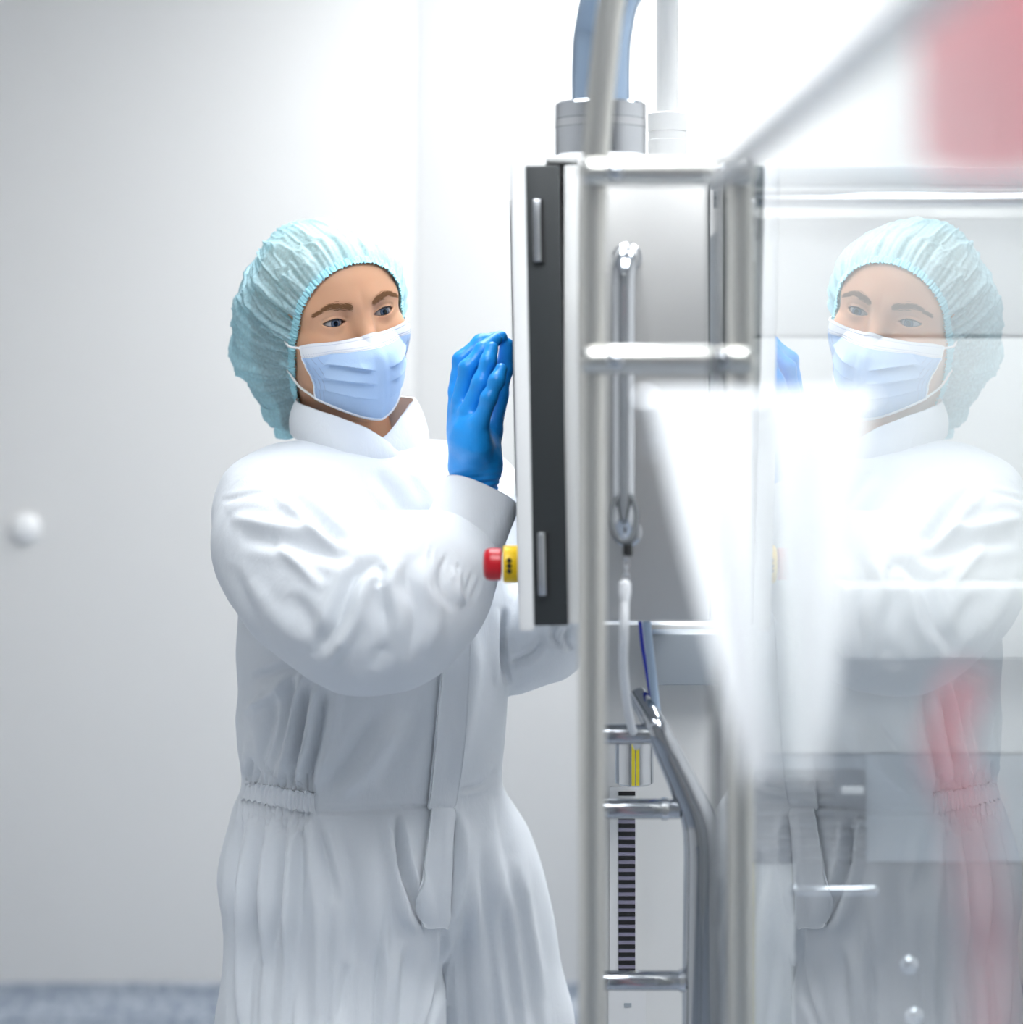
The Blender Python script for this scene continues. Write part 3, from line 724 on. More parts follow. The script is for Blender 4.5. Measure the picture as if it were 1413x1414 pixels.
# ---- face mask
nu, nv = 121, 140
uu = np.linspace(-1, 1, nu); vv = np.linspace(0, 1, nv)
def prof(v, ks, vals): return np.interp(v, ks, vals)
ks = [0, .12, .25, .4, .55, .7, .85, 1]
yc = prof(vv, ks, [.1020, .1120, .1200, .1215, .1175, .111, .102, .088]); zc = prof(vv, ks, [-.019, -.030, -.043, -.058, -.073, -.088, -.103, -.119])
ys = prof(vv, [0, .3, .7, 1], [.0560, .0570, .0540, .0460]); zs = prof(vv, [0, .4, 1], [-.0215, -.045, -.084]); xs_ = prof(vv, [0, .4, 1], [.0590, .0605, .0570])
ker = np.hanning(25); ker /= ker.sum()
sm = lambda a: np.convolve(np.pad(a, 12, mode='reflect', reflect_type='odd'), ker, 'valid')
yc, zc, ys, zs, xs_ = map(sm, (yc, zc, ys, zs, xs_))
U, Vv = np.meshgrid(uu, vv, indexing='ij'); T = np.abs(U)
g = T**1.75
G = np.stack([np.sign(U)*xs_[None]*T**.86, yc[None]+(ys-yc)[None]*g, zc[None]+(zs-zc)[None]*T**1.35], -1)
# soft centre crease
G[..., 1] += .0022*np.exp(-(T/.06)**2)*np.clip(Vv*3, 0, 1)
# pleats: saw-tooth steps that start at the side seams and open towards the middle
for v0, slope, amp, s0 in ((.38, -.10, .0072, 1), (.585, .02, .0066, 1), (.79, .05, .0042, .6)):
    vl = v0+slope*(T-.5)+.02*np.sin(U*2.3)
    dv = Vv-vl
    fade = np.clip((T-.10)/.25, 0, 1)*np.clip((1.02-T)/.15, .15, 1)
    step = np.where(dv < 0, np.exp(dv/.10), 0.0)
    step = np.where(dv >= 0, -.35*np.exp(-dv/.05), step)
    G[..., 1] += amp*fade*step
for _ in range(8):               # rest on the face without cutting into it
    g3 = G.reshape(-1, 3).astype(np.float32); d0 = head_sdf(g3); e = .0008
    gr3 = np.stack([(head_sdf(g3+np.eye(3, dtype=np.float32)[k]*e)-d0)/e for k in range(3)], 1)
    gr3 /= np.linalg.norm(gr3, axis=1)[:, None]+1e-6
    G = (g3+gr3*np.maximum(.0032-d0, 0)[:, None]).reshape(nu, nv, 3).astype(float)
nz = vnoise(G.reshape(-1, 3), 45).reshape(nu, nv); G[..., 1] += .0009*nz
Gw = h2w(G.reshape(-1, 3)).reshape(nu, nv, 3)
nb = int(nv*.165)
fm = obj('face_mask', grid_mesh('face_mask', Gw[:, nb:], thick=-.0012), M['mask_blue'], person)
obj('top_band', grid_mesh('top_band', Gw[:, :nb+1], thick=-.0014), M['mask_white'], fm)
off = lambda q, d: q+HR[:, 1]*d
for a0 in (0.045, .115):            # welded dotted lines along the top band and side seams
    j = int(a0*nv)
    for i in range(6, nu-6, 1):
        pass
def dots(name, pts, nrm, r, mt, par):
    bm = bmesh.new()
    for p in pts:
        bmesh.ops.create_icosphere(bm, subdivisions=1, radius=r, matrix=Matrix.Translation(Vector(p)))
    o = obj(name, bm_mesh(name, bm, True), mt, par); tag(o, kind='stuff'); return o
M['weld'] = mat('mask_weld', (.36, .42, .60), .8)
pts = []
for j in (int(.04*nv), int(.125*nv), int(.155*nv)):
    for t in np.linspace(2, nu-3, 96):
        i = int(t); f = t-i; p = Gw[i, j]*(1-f)+Gw[i+1, j]*f; pts.append(off(p, .0004))
for s in (0, 1):
    for c in (2, 5, 8):
        i = c if s == 0 else nu-1-c
        for j in np.linspace(nb+3, nv-5, 40).astype(int):
            n = np.cross(Gw[min(i+1, nu-1), j]-Gw[i-1, j], Gw[i, min(j+1, nv-1)]-Gw[i, j-1]); n /= -np.linalg.norm(n)
            n = n if n@HR[:, 1] > 0 else -n
            pts.append(Gw[i, j]+n*.0004)
dots('weld_dots', pts, None, .00042, M['weld'], fm)
rim = np.concatenate([Gw[:, -1]]); tube('bottom_binding', rim, .0016, M['mask_white'], fm, seg=8)
for s, i in ((-1, 0), (1, nu-1)):
    tube('side_binding', Gw[i, nb:], .0009, M['mask_white'], fm, seg=8)
    top = Gw[i, 4]; bot = Gw[i, -3]
    ear1 = h2w((s*.0735, .030, -.014)); ear2 = h2w((s*.0690, .010, -.050))
    tube('ear_loop', smooth_path([top, (top+ear1)/2+HR[:, 0]*s*.004-HR[:, 2]*.001, ear1], 8), .0014, M['strap'], fm, seg=10)
    tube('ear_loop', smooth_path([bot, (bot+ear2)/2+HR[:, 0]*s*.003-HR[:, 2]*.002, ear2], 8), .0014, M['strap'], fm, seg=10)

# ---- hairnet: gathered on an elastic round the face, sagging behind
def net_blob(P):
    P = np.asarray(P, np.float32)
    d = s_ell(P, (0.006, -.012, .020), (.090, .104, .084))
    d = smin(d, s_ell(P, (-.012, -.070, -.030), (.076, .080, .086)), .05)
    d = smin(d, s_cap(P, (-.02, -.07, -.06), (-.040, -.098, -.140), .052, .020), .04)
    return smin(d, s_ell(P, (0, -.012, .022), (.082, .103, .0905)), .01)
pn = np.array([0, 1.0, -.5625]); pn /= np.linalg.norm(pn)        # normal of the elastic's plane, towards the face
ctr = np.array([0.0, .042, -.020]); e1 = np.array([1.0, 0, 0]); e2 = np.cross(pn, e1)
e2 = e2 if e2[2] > 0 else -e2
def march(fn, D, o=ctr, hi=.24):
    r = np.full(len(D), .03)
    for _ in range(60):
        d = fn(o+D*r[:, None]); r = np.minimum(r-d*.8, hi)
    return r
nph, nps = 480, 170
ph = np.linspace(0, 2*math.pi, nph, endpoint=False); tt = np.linspace(0, 1, nps)
PH, TT = np.meshgrid(ph, tt, indexing='ij')
low = np.clip((-np.sin(PH)-.05)/.95, 0, 1); psi0 = .20*low*low*(3-2*low)
psi = psi0+TT*(math.pi/2-psi0)
D = (np.cos(psi)[..., None]*(np.cos(PH)[..., None]*e1+np.sin(PH)[..., None]*e2)-np.sin(psi)[..., None]*pn).reshape(-1, 3)
rb = march(net_blob, D).reshape(nph, nps); rh = march(head_sdf, D[::nps]).reshape(nph)
rh = np.minimum(rh, .118); rh = np.convolve(np.concatenate([rh[-15:], rh, rh[:15]]), np.ones(31)/31, 'valid')
q = np.clip(TT/.20, 0, 1); gather = np.sqrt(1-(1-q)**2)
rad = (rh[:, None]+.0035)*(1-gather)+np.maximum(rb, (rh[:, None]+.0035)*(1-np.clip(TT*3, 0, 1)))*gather
rhd = march(head_sdf, D).reshape(nph, nps); rad = np.where((rhd < .135) & (np.sin(PH) > -.75), np.maximum(rad, rhd+.004), rad)
lowside = np.clip(-np.sin(PH)*.5+.5, 0, 1)
ple = np.zeros_like(rad)
for f, a in ((31, .0011), (47, .0012), (83, .0008), (19, .0013)):
    ple += a*np.sin(f*PH+3*np.sin(PH*3+f)+TT*4*np.sin(f))
env = np.exp(-((TT-.10)/.13)**2)+.25*np.exp(-((TT-.35)/.3)**2)
rad += ple*env*(1.0+1.2*lowside)
P3 = D*rad.reshape(-1, 1)
# long wrinkles running back from the elastic, then a few broad crossing ones
cyl = np.stack([np.cos(PH)*1.6, np.sin(PH)*1.6, TT*.55+.25*np.sin(PH*2)], -1).reshape(-1, 3)
w1 = 1-np.abs(vnoise(cyl+.06*vnoise(cyl, 5)[:, None], 5.0)); w2 = 1-np.abs(vnoise(cyl[:, [1, 2, 0]]*np.array([1, 1.4, 1]), 9.0))
w3 = 1-np.abs(vnoise(P3[:, [2, 0, 1]]+.006*vnoise(P3, 30)[:, None], 24))
crk = (.0080*(w1**7-.12)+.0040*(w2**7-.12)+.0035*(w3**9-.1)).reshape(nph, nps)*np.clip(TT/.15, 0, 1)
big = vnoise(P3, 17).reshape(nph, nps)*.006*np.clip(TT/.3, 0, 1)
rad = rad+(crk*.75+big)*(.45+.75*np.clip(-np.cos(PH)*.7+lowside*.5, 0, 1))
Gn = h2w((ctr+D*rad.reshape(-1, 1))).reshape(nph, nps, 3)
hn = obj('hairnet', grid_mesh('hairnet', Gn, closed_u=True), M['net'], person)
# ruffled elastic edge
rf = []
for k, r0, w0 in ((0, .0015, -.004), (1, .0045, -.0005), (2, .0052, .003), (3, .0035, .0065), (4, .0022, .0075)):
    rip = .0011*np.sin(150*ph+2*np.sin(ph*7))+.0008*np.sin(97*ph)
    rr = rh+r0+rip*(1 if k < 3 else .3)
    dd = D.reshape(nph, nps, 3)[:, 0]
    rf.append(h2w(ctr+dd*rr[:, None]-pn*(w0+.0008*np.sin(120*ph+k))[:, None]))
obj('elastic_edge', grid_mesh('elastic_edge', np.stack(rf, 1), closed_u=True, thick=.001), M['net_band'], hn)
# hair inside
rhair = np.minimum(rb*.86, rb-.012); rhair = np.maximum(rhair, .02)
s0 = 14
Ph = h2w(ctr+(D.reshape(nph, nps, 3)[::3, s0:]*(rhair[::3, s0:, None]+.004*vnoise(P3*np.array([1, 1, 4]), 20).reshape(nph, nps)[::3, s0:, None])).reshape(-1, 3)).reshape(nph//3, nps-s0, 3)
obj('hair', grid_mesh('hair', Ph, closed_u=True), M['hair'], person)

# ---- coverall
def lvl(py, pl, pr, b, dy=0.0):
    z = CAMH-(py-YH)/FPX*PY; hx = (pr-pl)/2/FPX*PY; cx = ((pl+pr)/2-XC)/FPX*PY
    a = math.sqrt(max(hx*hx-(b*math.sin(TH))**2, .001))/math.cos(TH)
    return (z, cx, PY+dy, a, b)
LV = [lvl(1420, 316, 750, .138), lvl(1330, 314, 742, .140), lvl(1270, 324, 733, .142), lvl(1200, 325, 718, .142), lvl(1150, 328, 706, .140), lvl(1112, 331, 690, .134),
      lvl(1090, 340, 684, .128), lvl(1065, 343, 686, .130), lvl(1030, 336, 690, .138), lvl(990, 333, 693, .144), lvl(950, 337, 694, .146), lvl(900, 334, 696, .146),
      lvl(820, 338, 700, .140), lvl(740, 345, 700, .128), lvl(690, 338, 700, .116), lvl(650, 350, 688, .100), lvl(624, 378, 660, .086), lvl(606, 402, 626, .076)]
LV = np.array(LV[::-1])[np.argsort([l[0] for l in LV[::-1]])]
def torso_sdf(P):
    z = np.clip(P[:, 2], LV[0, 0], LV[-1, 0])
    cx, cy, a, b = [np.interp(z, LV[:, 0], LV[:, k]) for k in (1, 2, 3, 4)]
    dx = P[:, 0]-cx; dy = P[:, 1]-cy
    u = dx*Lv[0]+dy*Lv[1]; v = dx*Fv[0]+dy*Fv[1]
    e = 2.3
    k0 = ((np.abs(u)/a)**e+(np.abs(v)/b)**e)**(1/e)
    d = (k0-1)*np.minimum(a, b)*.9
    return smax(d, np.maximum(P[:, 2]-LV[-1, 0], LV[0, 0]-P[:, 2]), .03)
SLR = [(at(381, 718, 2.43), .067), (at(398, 756, 2.37), .074), (at(440, 800, 2.29), .079), (at(500, 838, 2.225), .0775), (at(545, 834, 2.22), .072), (at(590, 800, 2.25), .060), (at(622, 776, 2.275), .047)]
SLL = [(at(640, 705, 2.59), .068), (at(662, 770, 2.60), .064), (at(678, 850, 2.59), .060), (at(700, 888, 2.55), .050), (at(750, 868, 2.50), .050), (at(800, 842, 2.47), .044)]
def leg_pts(pxs): return pxs
LGR = [(at(462, 1260, 2.47), .112), (at(457, 1420, 2.46), .121), (np.array([at(456, 1420, 2.46)[0], 2.46, .45]), .098), (np.array([at(452, 1420, 2.46)[0], 2.48, .10]), .085)]
LGL = [(at(628, 1215, 2.56), .086), (at(655, 1310, 2.58), .086), (at(690, 1420, 2.60), .080), (np.array([at(715, 1420, 2.6)[0], 2.62, .45]), .085), (np.array([at(730, 1420, 2.6)[0], 2.64, .10]), .078)]
def cov_sdf(P):
    t = torso_sdf(P)
    lg = smin(s_chain(P, LGR, .05), s_chain(P, LGL, .05), .006)
    cut = P[:, 2]-(CAMH-(1275-YH)/FPX*PY)          # torso loft ends above the crotch
    d = smin(smax(t, -cut, .10), lg, .075)
    for ch in (SLR, SLL):
        k = .010+.070*np.exp(-(((P-ch[0][0].astype(np.float32)-np.array([0, 0, .03], np.float32))**2).sum(1)/.11**2))
        d = smin(d, s_chain(P, ch, .05), k)
    return smax(d, .03-P[:, 2], .01)
V, Q = surface_nets(cov_sdf, (-.42, 2.08, .0), (.16, 2.80, 1.45), .0062, 'coverall')
V, Q = subdiv(V, Q)
Nn = vert_normals(V, Q)
dR = s_chain(V.astype(np.float32), SLR, .05); dL = s_chain(V.astype(np.float32), SLL, .05); dT = torso_sdf(V)
part = np.where((dR < .012) & (dR < dT+.004), 1, np.where((dL < .012) & (dL < dT), 2, 0))
P2 = proj(V); disp = np.zeros(len(V))
facing = np.clip(-Nn[:, 1]*1.5+.35, 0, 1)
FOLD = 1.6
def stroke(pts, amp, wid, parts=(0, 1, 2), ends=.25, taper=(0, 0)):
    """ridge (+) or valley (-), amp in mm, width in photo pixels at the person's distance"""
    pts = smooth_path(pts, 6) if len(pts) > 2 else np.array(pts, float)
    lo = pts.min(0)-wid*4; hi = pts.max(0)+wid*4
    m = np.all((P2 > lo) & (P2 < hi), 1) & np.isin(part, parts)
    ix = np.where(m)[0]
    if not len(ix): return
    d, t = poly_dist(P2[ix], pts)
    e = np.clip(t/ends, 0, 1)**(.7 if taper[0] == 0 else .05)*np.clip((1-t)/ends, 0, 1)**(.7 if taper[1] == 0 else .05)
    w = wid*.85
    pr_ = np.exp(-(d/w)**2)
    if amp < 0: pr_ = pr_-.42*np.exp(-((d-2.0*w)/(1.1*w))**2)          # cloth bulges on both sides of a crease
    disp[ix] += (1.0 if tuple(parts) == (1,) else FOLD)*amp*.001*pr_*e*facing[ix]
B_ = (0,); A_ = (1,); L_ = (2,)
# sleeve nearest the camera
stroke([(386, 676), (420, 698), (456, 732), (482, 750)], -9, 9, (0, 1))
stroke([(372, 680), (410, 698), (440, 718)], 3, 12, (0, 1))
stroke([(318, 715), (380, 728), (440, 738), (472, 746)], 6, 10, A_)
stroke([(330, 742), (390, 750), (440, 762), (500, 778)], -5, 11, A_)
stroke([(375, 742), (410, 775), (450, 816)], 5, 10, A_)
stroke([(434, 908), (462, 866), (478, 820), (494, 792), (528, 775)], -10, 11, A_)
stroke([(452, 915), (490, 860), (505, 815), (520, 790)], 7, 12, A_)
stroke([(400, 820), (430, 860), (440, 895)], -4, 14, A_)
stroke([(345, 800), (380, 850), (420, 890)], 4, 14, A_)
stroke([(527, 780), (526, 796), (520, 812)], -5, 8, A_)
stroke([(548, 770), (540, 800), (545, 850), (530, 900)], 5, 13, A_)
stroke([(522, 815), (536, 876), (518, 926)], -5, 13, A_)
stroke([(570, 765), (562, 800), (575, 850), (560, 910)], -5, 11, A_)
stroke([(590, 770), (588, 810), (604, 850), (590, 900)], 4, 10, A_)
stroke([(612, 770), (612, 810), (625, 845)], -4, 8, A_)
stroke([(630, 785), (632, 815), (640, 835)], 4, 7, A_)
for k in range(9):
    x = 586+k*9; y = 752+k*6.6
    stroke([(x+4, y-10), (x, y+8), (x-5+2*math.sin(k*2.1), y+22+7*math.sin(k*1.7))], -1.9 if k % 2 else -1.1, 4.2, A_, ends=.35)
stroke([(304, 692), (342, 684), (374, 682)], -1.3, 4, (0, 1))
stroke([(310, 706), (345, 697), (385, 702)], 1.5, 8, (0, 1))
stroke([(318, 780), (340, 835), (372, 880)], -3, 9, A_)
# chest
stroke([(460, 700), (466, 725), (474, 750)], -5, 7, B_)
stroke([(490, 690), (494, 725), (500, 760)], 4, 9, B_)
stroke([(520, 650), (548, 690), (566, 720)], -4, 11, B_)
stroke([(430, 640), (470, 680), (500, 720)], 4, 12, B_)
stroke([(560, 640), (590, 680), (600, 720)], 3, 12, B_)
stroke([(648, 850), (652, 930), (640, 1010), (628, 1080)], 4, 14, B_)
# body under the arm
for pts, am, wd in (([(386, 874), (392, 895), (398, 916)], -2, 2.5), ([(406, 925), (392, 1000), (372, 1078)], -6, 7), ([(420, 925), (410, 1000), (390, 1080)], 5, 7),
                    ([(424, 945), (415, 1010), (402, 1084)], -7, 6), ([(440, 940), (430, 1010), (412, 1086)], 5, 7), ([(450, 950), (438, 1020), (424, 1090)], -6, 6.5),
                    ([(384, 960), (372, 1020), (357, 1076)], -5, 7), ([(365, 950), (352, 1010), (346, 1070)], 5, 8), ([(345, 985), (352, 1030), (349, 1072)], -3.5, 6),
                    ([(524, 975), (480, 1050), (446, 1096)], -5, 13), ([(560, 985), (510, 1060), (470, 1100)], 4, 15), ([(590, 960), (560, 1030), (520, 1090)], -3, 14),
                    ([(345, 940), (400, 925), (430, 920)], -4, 8), ([(336, 985), (365, 968), (400, 940)], 5, 9), ([(470, 940), (462, 1000), (440, 1085)], 4, 8)):
    stroke(pts, am, wd, B_)
# fine gathers over and under the waist elastic
for k in range(13):
    x = 341+k*7.6; y = 1079+k*1.15
    stroke([(x+3*math.sin(k), y-26-8*math.sin(k*2.3)), (x, y+2)], -3.4, 2.6, B_, taper=(0, 1))
    stroke([(x-5, y+26), (x-8-k*.2, y+58+14*math.sin(k*1.9))], -3.4, 2.8, B_, taper=(1, 0))
# skirt folds below the waist
for pts, am, wd in (([(336, 1128), (325, 1190), (321, 1290)], -5, 6), ([(352, 1128), (341, 1200), (336, 1300), (334, 1414)], 5, 7), ([(362, 1130), (352, 1220), (350, 1330)], -5.5, 6),
                    ([(378, 1132), (368, 1210), (366, 1330)], 5, 7), ([(392, 1132), (388, 1220), (382, 1310)], -5, 6), ([(405, 1132), (400, 1230), (396, 1330)], 4, 7),
                    ([(420, 1132), (414, 1240), (410, 1414)], -5.5, 8), ([(436, 1130), (452, 1190), (466, 1250)], -5, 8), ([(425, 1135), (432, 1200), (440, 1290), (438, 1400)], 5, 10),
                    ([(470, 1135), (486, 1220), (490, 1330)], -3, 12), ([(505, 1130), (520, 1220), (520, 1330)], 3, 14), ([(545, 1180), (545, 1280), (560, 1360)], -3, 14),
                    ([(548, 1124), (554, 1185), (570, 1240), (582, 1277)], -9, 7), ([(536, 1140), (541, 1200), (556, 1260), (575, 1290)], 5, 9), ([(627, 1120), (626, 1200), (618, 1270)], -8, 6),
                    ([(612, 1278), (608, 1344), (594, 1420)], -6, 5), ([(560, 1300), (540, 1350), (530, 1414)], 4, 14), ([(640, 1130), (645, 1220), (640, 1300)], 4, 14),
                    ([(690, 1095), (700, 1180), (720, 1280)], -4, 10), ([(708, 1180), (728, 1270), (750, 1380)], 4, 10), ([(660, 1180), (690, 1290), (710, 1400)], -3, 15), ([(480, 1330), (470, 1414)], -3, 10)):
    stroke(pts, am, wd, B_)
for k, (x, y0, x1) in enumerate(((328, 1190, 324), (346, 1160, 343), (364, 1240, 356), (384, 1170, 372), (404, 1250, 398), (430, 1210, 424), (458, 1260, 450), (492, 1180, 486), (530, 1260, 520), (566, 1300, 552))):
    stroke([(x, y0), ((x+x1)/2+3*math.sin(k*2.1), (y0+1430)/2), (x1, 1440)], -2.6-.8*math.sin(k*1.7), 7+2*math.sin(k*2.9), B_, taper=(0, 1))
for k, (x, y0, x1) in enumerate(((640, 1200, 648), (664, 1150, 690), (694, 1210, 716), (716, 1250, 745))):
    stroke([(x, y0), ((x+x1)/2-3, (y0+1430)/2), (x1, 1440)], -2.8, 8, B_, taper=(0, 1))
# waist seam, leg seam, shoulder yoke
for pts in ([(436, 1122), (512, 1119), (576, 1114), (624, 1115)], [(634, 1092), (664, 1084), (684, 1062)]):
    stroke(pts, -1.8, 3.6, B_, ends=.05)
# far sleeve
for pts, am, wd in (([(697, 840), (694, 900), (699, 946)], -6, 6), ([(700, 915), (730, 905), (752, 880)], -3, 6), ([(770, 862), (764, 880), (776, 895)], -3, 4), ([(785, 868), (780, 885), (790, 900)], -3, 4)):
    stroke(pts, am, wd, (0, 2))
wob = .0022*vnoise(V, 16)+.0010*vnoise(V*np.array([1, 1, .5]), 42)
disp += wob
V = V+Nn*disp[:, None]
cov_me = mesh_np('coverall', V, Q); cov = obj('coverall', cov_me, M['coverall'], person)
Qt = Q[part[Q].max(1) == 0]
BV = BVHTree.FromPolygons([tuple(v) for v in V], [tuple(int(i) for i in q) for q in Qt])
cpos = Vector((0, 0, CAMH))
def hit(px, py):
    d = Vector(at(px, py, 1.0))-cpos; d.normalize()
    loc, n, i, dist = BV.ray_cast(cpos, d)
    if loc is None: return None, None
    return np.array(loc), np.array(n)
def strip(name, left, right, lift, thick, mt, par, nu=14, nv=70, rib=None):
    """panel sewn onto the coverall between two outline curves"""
    Lc, Rc = smooth_path(left, 10), smooth_path(right, 10)
    f = lambda C, t: np.array([np.interp(t, np.linspace(0, 1, len(C)), C[:, k]) for k in (0, 1)])
    G = np.zeros((nu, nv, 3)); Nr = np.zeros((nu, nv, 3))
    for j, t in enumerate(np.linspace(0, 1, nv)):
        a, c = f(Lc, t), f(Rc, t)
        for i, s in enumerate(np.linspace(0, 1, nu)):
            p = a*(1-s)+c*s; q, n = hit(*p)
            if q is None: q, n = (G[i, j-1], Nr[i, j-1]) if j else (G[i-1, j], Nr[i-1, j])
            G[i, j] = q; Nr[i, j] = n
    for _ in range(6):
        for A in (G, Nr):
            A[1:-1, 1:-1] = .5*A[1:-1, 1:-1]+.125*(A[:-2, 1:-1]+A[2:, 1:-1]+A[1:-1, :-2]+A[1:-1, 2:])
            A[[0, -1], 1:-1] = .5*A[[0, -1], 1:-1]+.25*(A[[0, -1], :-2]+A[[0, -1], 2:])
    Nr /= np.linalg.norm(Nr, axis=2)[..., None]
    lf_ = np.full((nu, nv), lift)
    if rib is not None: lf_ += rib(np.linspace(0, 1, nu)[:, None], np.linspace(0, 1, nv)[None])
    G = G+Nr*lf_[..., None]
    o = obj(name, grid_mesh(name, G, thick=thick), mt, par); 
    return o, G, Nr
pk, Gp, Np = strip('placket', [(612, 845), (609, 900), (604, 960), (596, 1040), (589, 1112)], [(647, 845), (646, 920), (641, 1010), (632, 1070), (624, 1113)], .0030, .0045, M['coverall'], cov)
fp, Gf, Nf = strip('fly_flap', [(594, 1117), (587, 1170), (578, 1235), (580, 1279)], [(625, 1116), (624, 1170), (621, 1235), (616, 1278)], .0028, .0035, M['coverall'], cov)
strip('waist_elastic', [(341, 1080), (370, 1083), (405, 1090), (435, 1095)], [(335, 1104), (368, 1110), (402, 1118), (436, 1124)], .0030, .004, M['coverall'], cov, nu=16, nv=150,
      rib=lambda u, v: .0011*np.sin(v*100+1.5*np.sin(v*17))*np.sin(np.pi*np.clip(u, .02, .98)))
for par, G_, N_, j in ((pk, Gp, Np, 14), (fp, Gf, Nf, 26)):
    i = 7; lathe('snap_button', [(.0045, 0), (.0045, .0008), (.003, .0014)], G_[i, j], N_[i, j], M['coverall'], par, seg=20)
# seams (thin cords of stitching)
# ---- cuffs
def frame_rings(name, c0, c1, r0, r1, nu, nv, fn, mt, par, thick=.002):
    ax = (c1-c0)/np.linalg.norm(c1-c0); u = np.cross(ax, [0, 1.0, 0]); u /= np.linalg.norm(u); w = np.cross(ax, u)
    G = np.zeros((nu, nv, 3))
    for i, a in enumerate(np.linspace(0, 2*math.pi, nu, endpoint=False)):
        for j, t in enumerate(np.linspace(0, 1, nv)):
            r = (r0+(r1-r0)*t)*(1+fn(a, t)); G[i, j] = c0+(c1-c0)*t+r*(math.cos(a)*u+math.sin(a)*w)
    return obj(name, grid_mesh(name, G, closed_u=True, thick=thick), mt, par), G
cuffR, _ = frame_rings('cuff', at(628, 772, 2.278), at(667, 680, 2.30), .0425, .0392, 96, 40,
                       lambda a, t: .05*math.sin(2*a+.6)+.02*math.sin(5*a+t*3)+.012*math.sin(9*a)*(1-t), M['coverall'], cov, thick=-.0025)
cuffL, _ = frame_rings('cuff', at(795, 845, 2.472), at(848, 822, 2.455), .042, .036, 72, 24, lambda a, t: .03*math.sin(3*a), M['coverall'], cov, thick=-.0025)

# ---- stand collar: two ends crossing under the chin
nkb = np.array([(500-XC)/FPX*PY, PY-.005, 0])
def collar(name, a0, a1, rad_b, rad_t, zb, zt, lift):
    n, mm = 80, 24; G = np.zeros((n, mm, 3))
    for i, s in enumerate(np.linspace(0, 1, n)):
        a = a0+(a1-a0)*s                                   # 0 = front, positive towards her left
        d = Lv*math.sin(a)+Fv*math.cos(a)
        zb_, zt_ = zb(a), zt(a)
        for j, t in enumerate(np.linspace(0, 1, mm)):
            r = rad_b(a)+(rad_t(a)-rad_b(a))*t+.004*math.sin(math.pi*t)+lift
            p = nkb+d*r; p[2] = zb_+(zt_-zb_)*t; G[i, j] = p
    G += (.0012*vnoise(G.reshape(-1, 3), 40)).reshape(n, mm, 1)*np.array([.5, -1, 0])
    return obj(name, grid_mesh(name, G, thick=.003), M['coverall'], cov)
zc_ = lambda py: CAMH-(py-YH)/FPX*2.42
def cb(a): return np.interp(abs(a), [0, .5, 1.0, 1.8, 3.2], [zc_(640), zc_(634), zc_(622), zc_(602), zc_(585)])
def ct_right(a):      # her right half, ending in a pointed flap in front
    return np.interp(-a, [-.5, -.30, 0.0, .35, .8, 1.3, 2.0, 3.2], [zc_(638), zc_(630), zc_(610), zc_(590), zc_(574), zc_(562), zc_(552), zc_(545)])
def ct_left(a): return np.interp(a, [-.4, 0, .3, .7, 1.2, 2.0, 3.2], [zc_(622), zc_(600), zc_(576), zc_(557), zc_(550), zc_(548), zc_(545)])
rb_ = lambda a: np.interp(abs(a), [0, .6, 1.4, 3.2], [.083, .084, .080, .080])
rt_ = lambda a: np.interp(a, [-3.2, -1.4, -.6, 0, .6, 1.4, 3.2], [.072, .074, .075, .073, .066, .064, .072])
collar('collar', -.42, 3.15, rb_, rt_, cb, ct_left, -.002)
collar('collar', -3.15, .48, rb_, rt_, cb, ct_right, .0035)

# ---- gloves
def glove(name, chains, palm, lo, hi, h, wr):
    def f(P):
        d = None
        for a, b, ra, rb2, k in palm:
            q = s_cap(P, a, b, ra, rb2); d = q if d is None else smin(d, q, k)
        fd = None
        for ch in chains:
            q = s_chain(P, ch, .006); fd = q if fd is None else smin(fd, q, .0015)
        d = smin(d, fd, .0055)
        return d
    V, Q = surface_nets(f, lo, hi, h, name); N = vert_normals(V, Q)
    ax = wr[1]-wr[0]; L0 = np.linalg.norm(ax); ax /= L0
    t = ((V-wr[0])@ax)/L0
    wr_amp = np.exp(-((t-.25)/.45)**2)*.0011
    V = V+N*(wr_amp*np.sin(t*46+5*vnoise(V, 22)) + .0006*vnoise(V, 90))[:, None]
    # finger joint wrinkles
    for ch in chains:
        for p, r in ch[1:-1]:
            d = np.linalg.norm(V-p, axis=1); s = np.exp(-(d/(r*1.3))**2)
            V = V+N*(s*.0005*np.sin(d*0+((V-p)@(ch[-1][0]-ch[0][0])/np.linalg.norm(ch[-1][0]-ch[0][0]))*2600))[:, None]
    return obj(name, mesh_np(name, V, Q), M['glove'], person)
w0, w1 = at(661, 705, 2.300), at(655, 640, 2.300)
palm = [(w0, w1, .0225, .0215, .01), (w1, at(650, 600, 2.285), .0215, .0185, .02), (w1, at(648, 582, 2.325), .020, .0175, .02),
        (at(656, 616, 2.272), at(661, 588, 2.268), .0165, .0105, .015), (at(647, 606, 2.290), at(647, 572, 2.288), .0175, .0105, .015), (at(643, 598, 2.308), at(638, 556, 2.308), .0165, .0105, .015),
        (at(640, 595, 2.325), at(632, 545, 2.332), .0155, .0105, .015), (at(668, 640, 2.31), at(680, 596, 2.335), .017, .011, .015)]
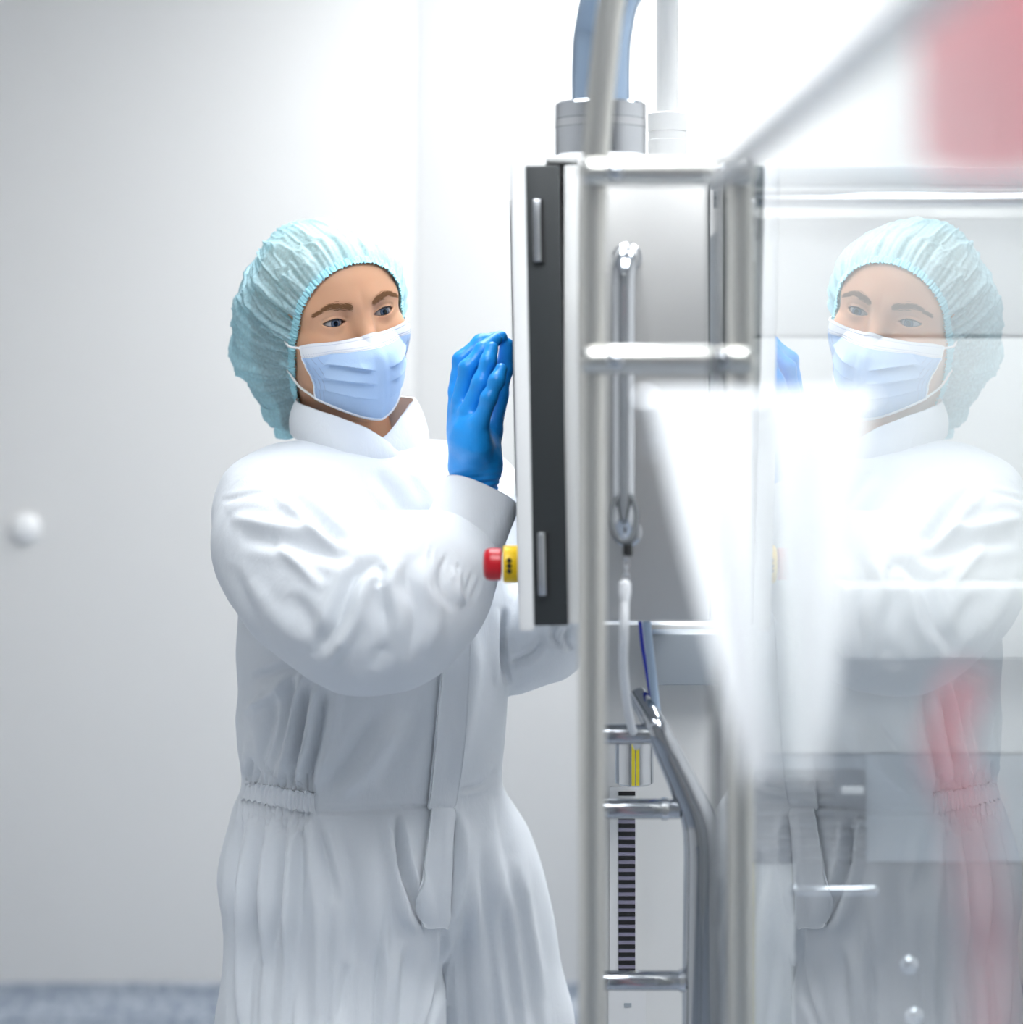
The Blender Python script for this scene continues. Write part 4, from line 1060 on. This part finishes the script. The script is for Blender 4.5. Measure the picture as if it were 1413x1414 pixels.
fing = [
    [(at(663, 584, 2.266), .0094), (at(675, 550, 2.258), .0084), (at(686, 527, 2.258), .0078), (at(692, 510, 2.264), .0070)],
    [(at(649, 566, 2.284), .0100), (at(664, 528, 2.278), .0088), (at(674, 500, 2.280), .0080), (at(679, 481, 2.288), .0073)],
    [(at(638, 550, 2.306), .0102), (at(646, 508, 2.300), .0090), (at(667, 483, 2.306), .0083), (at(684, 469, 2.314), .0075)],
    [(at(632, 536, 2.334), .0100), (at(637, 497, 2.336), .0090), (at(664, 473, 2.342), .0084), (at(692, 466, 2.346), .0075)],
    [(at(678, 598, 2.335), .0120), (at(689, 545, 2.352), .0102), (at(697, 508, 2.354), .0092), (at(700, 476, 2.350), .0078)]]
gR = glove('glove', fing, palm, (-.085, 2.225, 1.31), (.012, 2.385, 1.545), .00145, (w0, w1))
a0, a1 = at(835, 828, 2.445), at(868, 800, 2.44)
palm2 = [(a0, a1, .022, .021, .01), (a1, at(890, 770, 2.43), .021, .018, .02), (a1, at(900, 790, 2.43), .020, .016, .02)]
tp = [at(905, 745, 2.42), at(916, 755, 2.42), at(922, 770, 2.42), at(924, 786, 2.42)]
fing2 = [[(at(890+k*4, 766+k*8, 2.43), .0105), (tp[k]*.5+at(890+k*4, 766+k*8, 2.42)*.5, .0095), (tp[k], .008)] for k in range(4)]+[[(at(870, 785, 2.42), .012), (at(872, 760, 2.41), .0105), (at(880, 742, 2.405), .009)]]
glove('glove', fing2, palm2, (.08, 2.36, 1.18), (.2, 2.50, 1.36), .002, (a0, a1))
# ---- shoes, below the picture
for px, y in ((452, 2.48), (730, 2.64)):
    c = at(px, 1420, 2.5)[0]
    fwd = Fv
    def sh(P, c=c, y=y):
        d = s_cap(P, (c-fwd[0]*.06, y-fwd[1]*.06, .035), (c+fwd[0]*.13, y+fwd[1]*.13, .03), .040, .036)
        d = smin(d, s_cap(P, (c-fwd[0]*.04, y-fwd[1]*.04, .05), (c-fwd[0]*.03, y-fwd[1]*.03, .12), .042, .045), .03)
        return smax(d, .0005-P[:, 2], .004)
    Vs, Qs = surface_nets(sh, (c-.25, y-.3, -.01), (c+.25, y+.25, .2), .007, 'shoe')
    obj('shoe', mesh_np('shoe', Vs, Qs), M['plastic_white'], person)
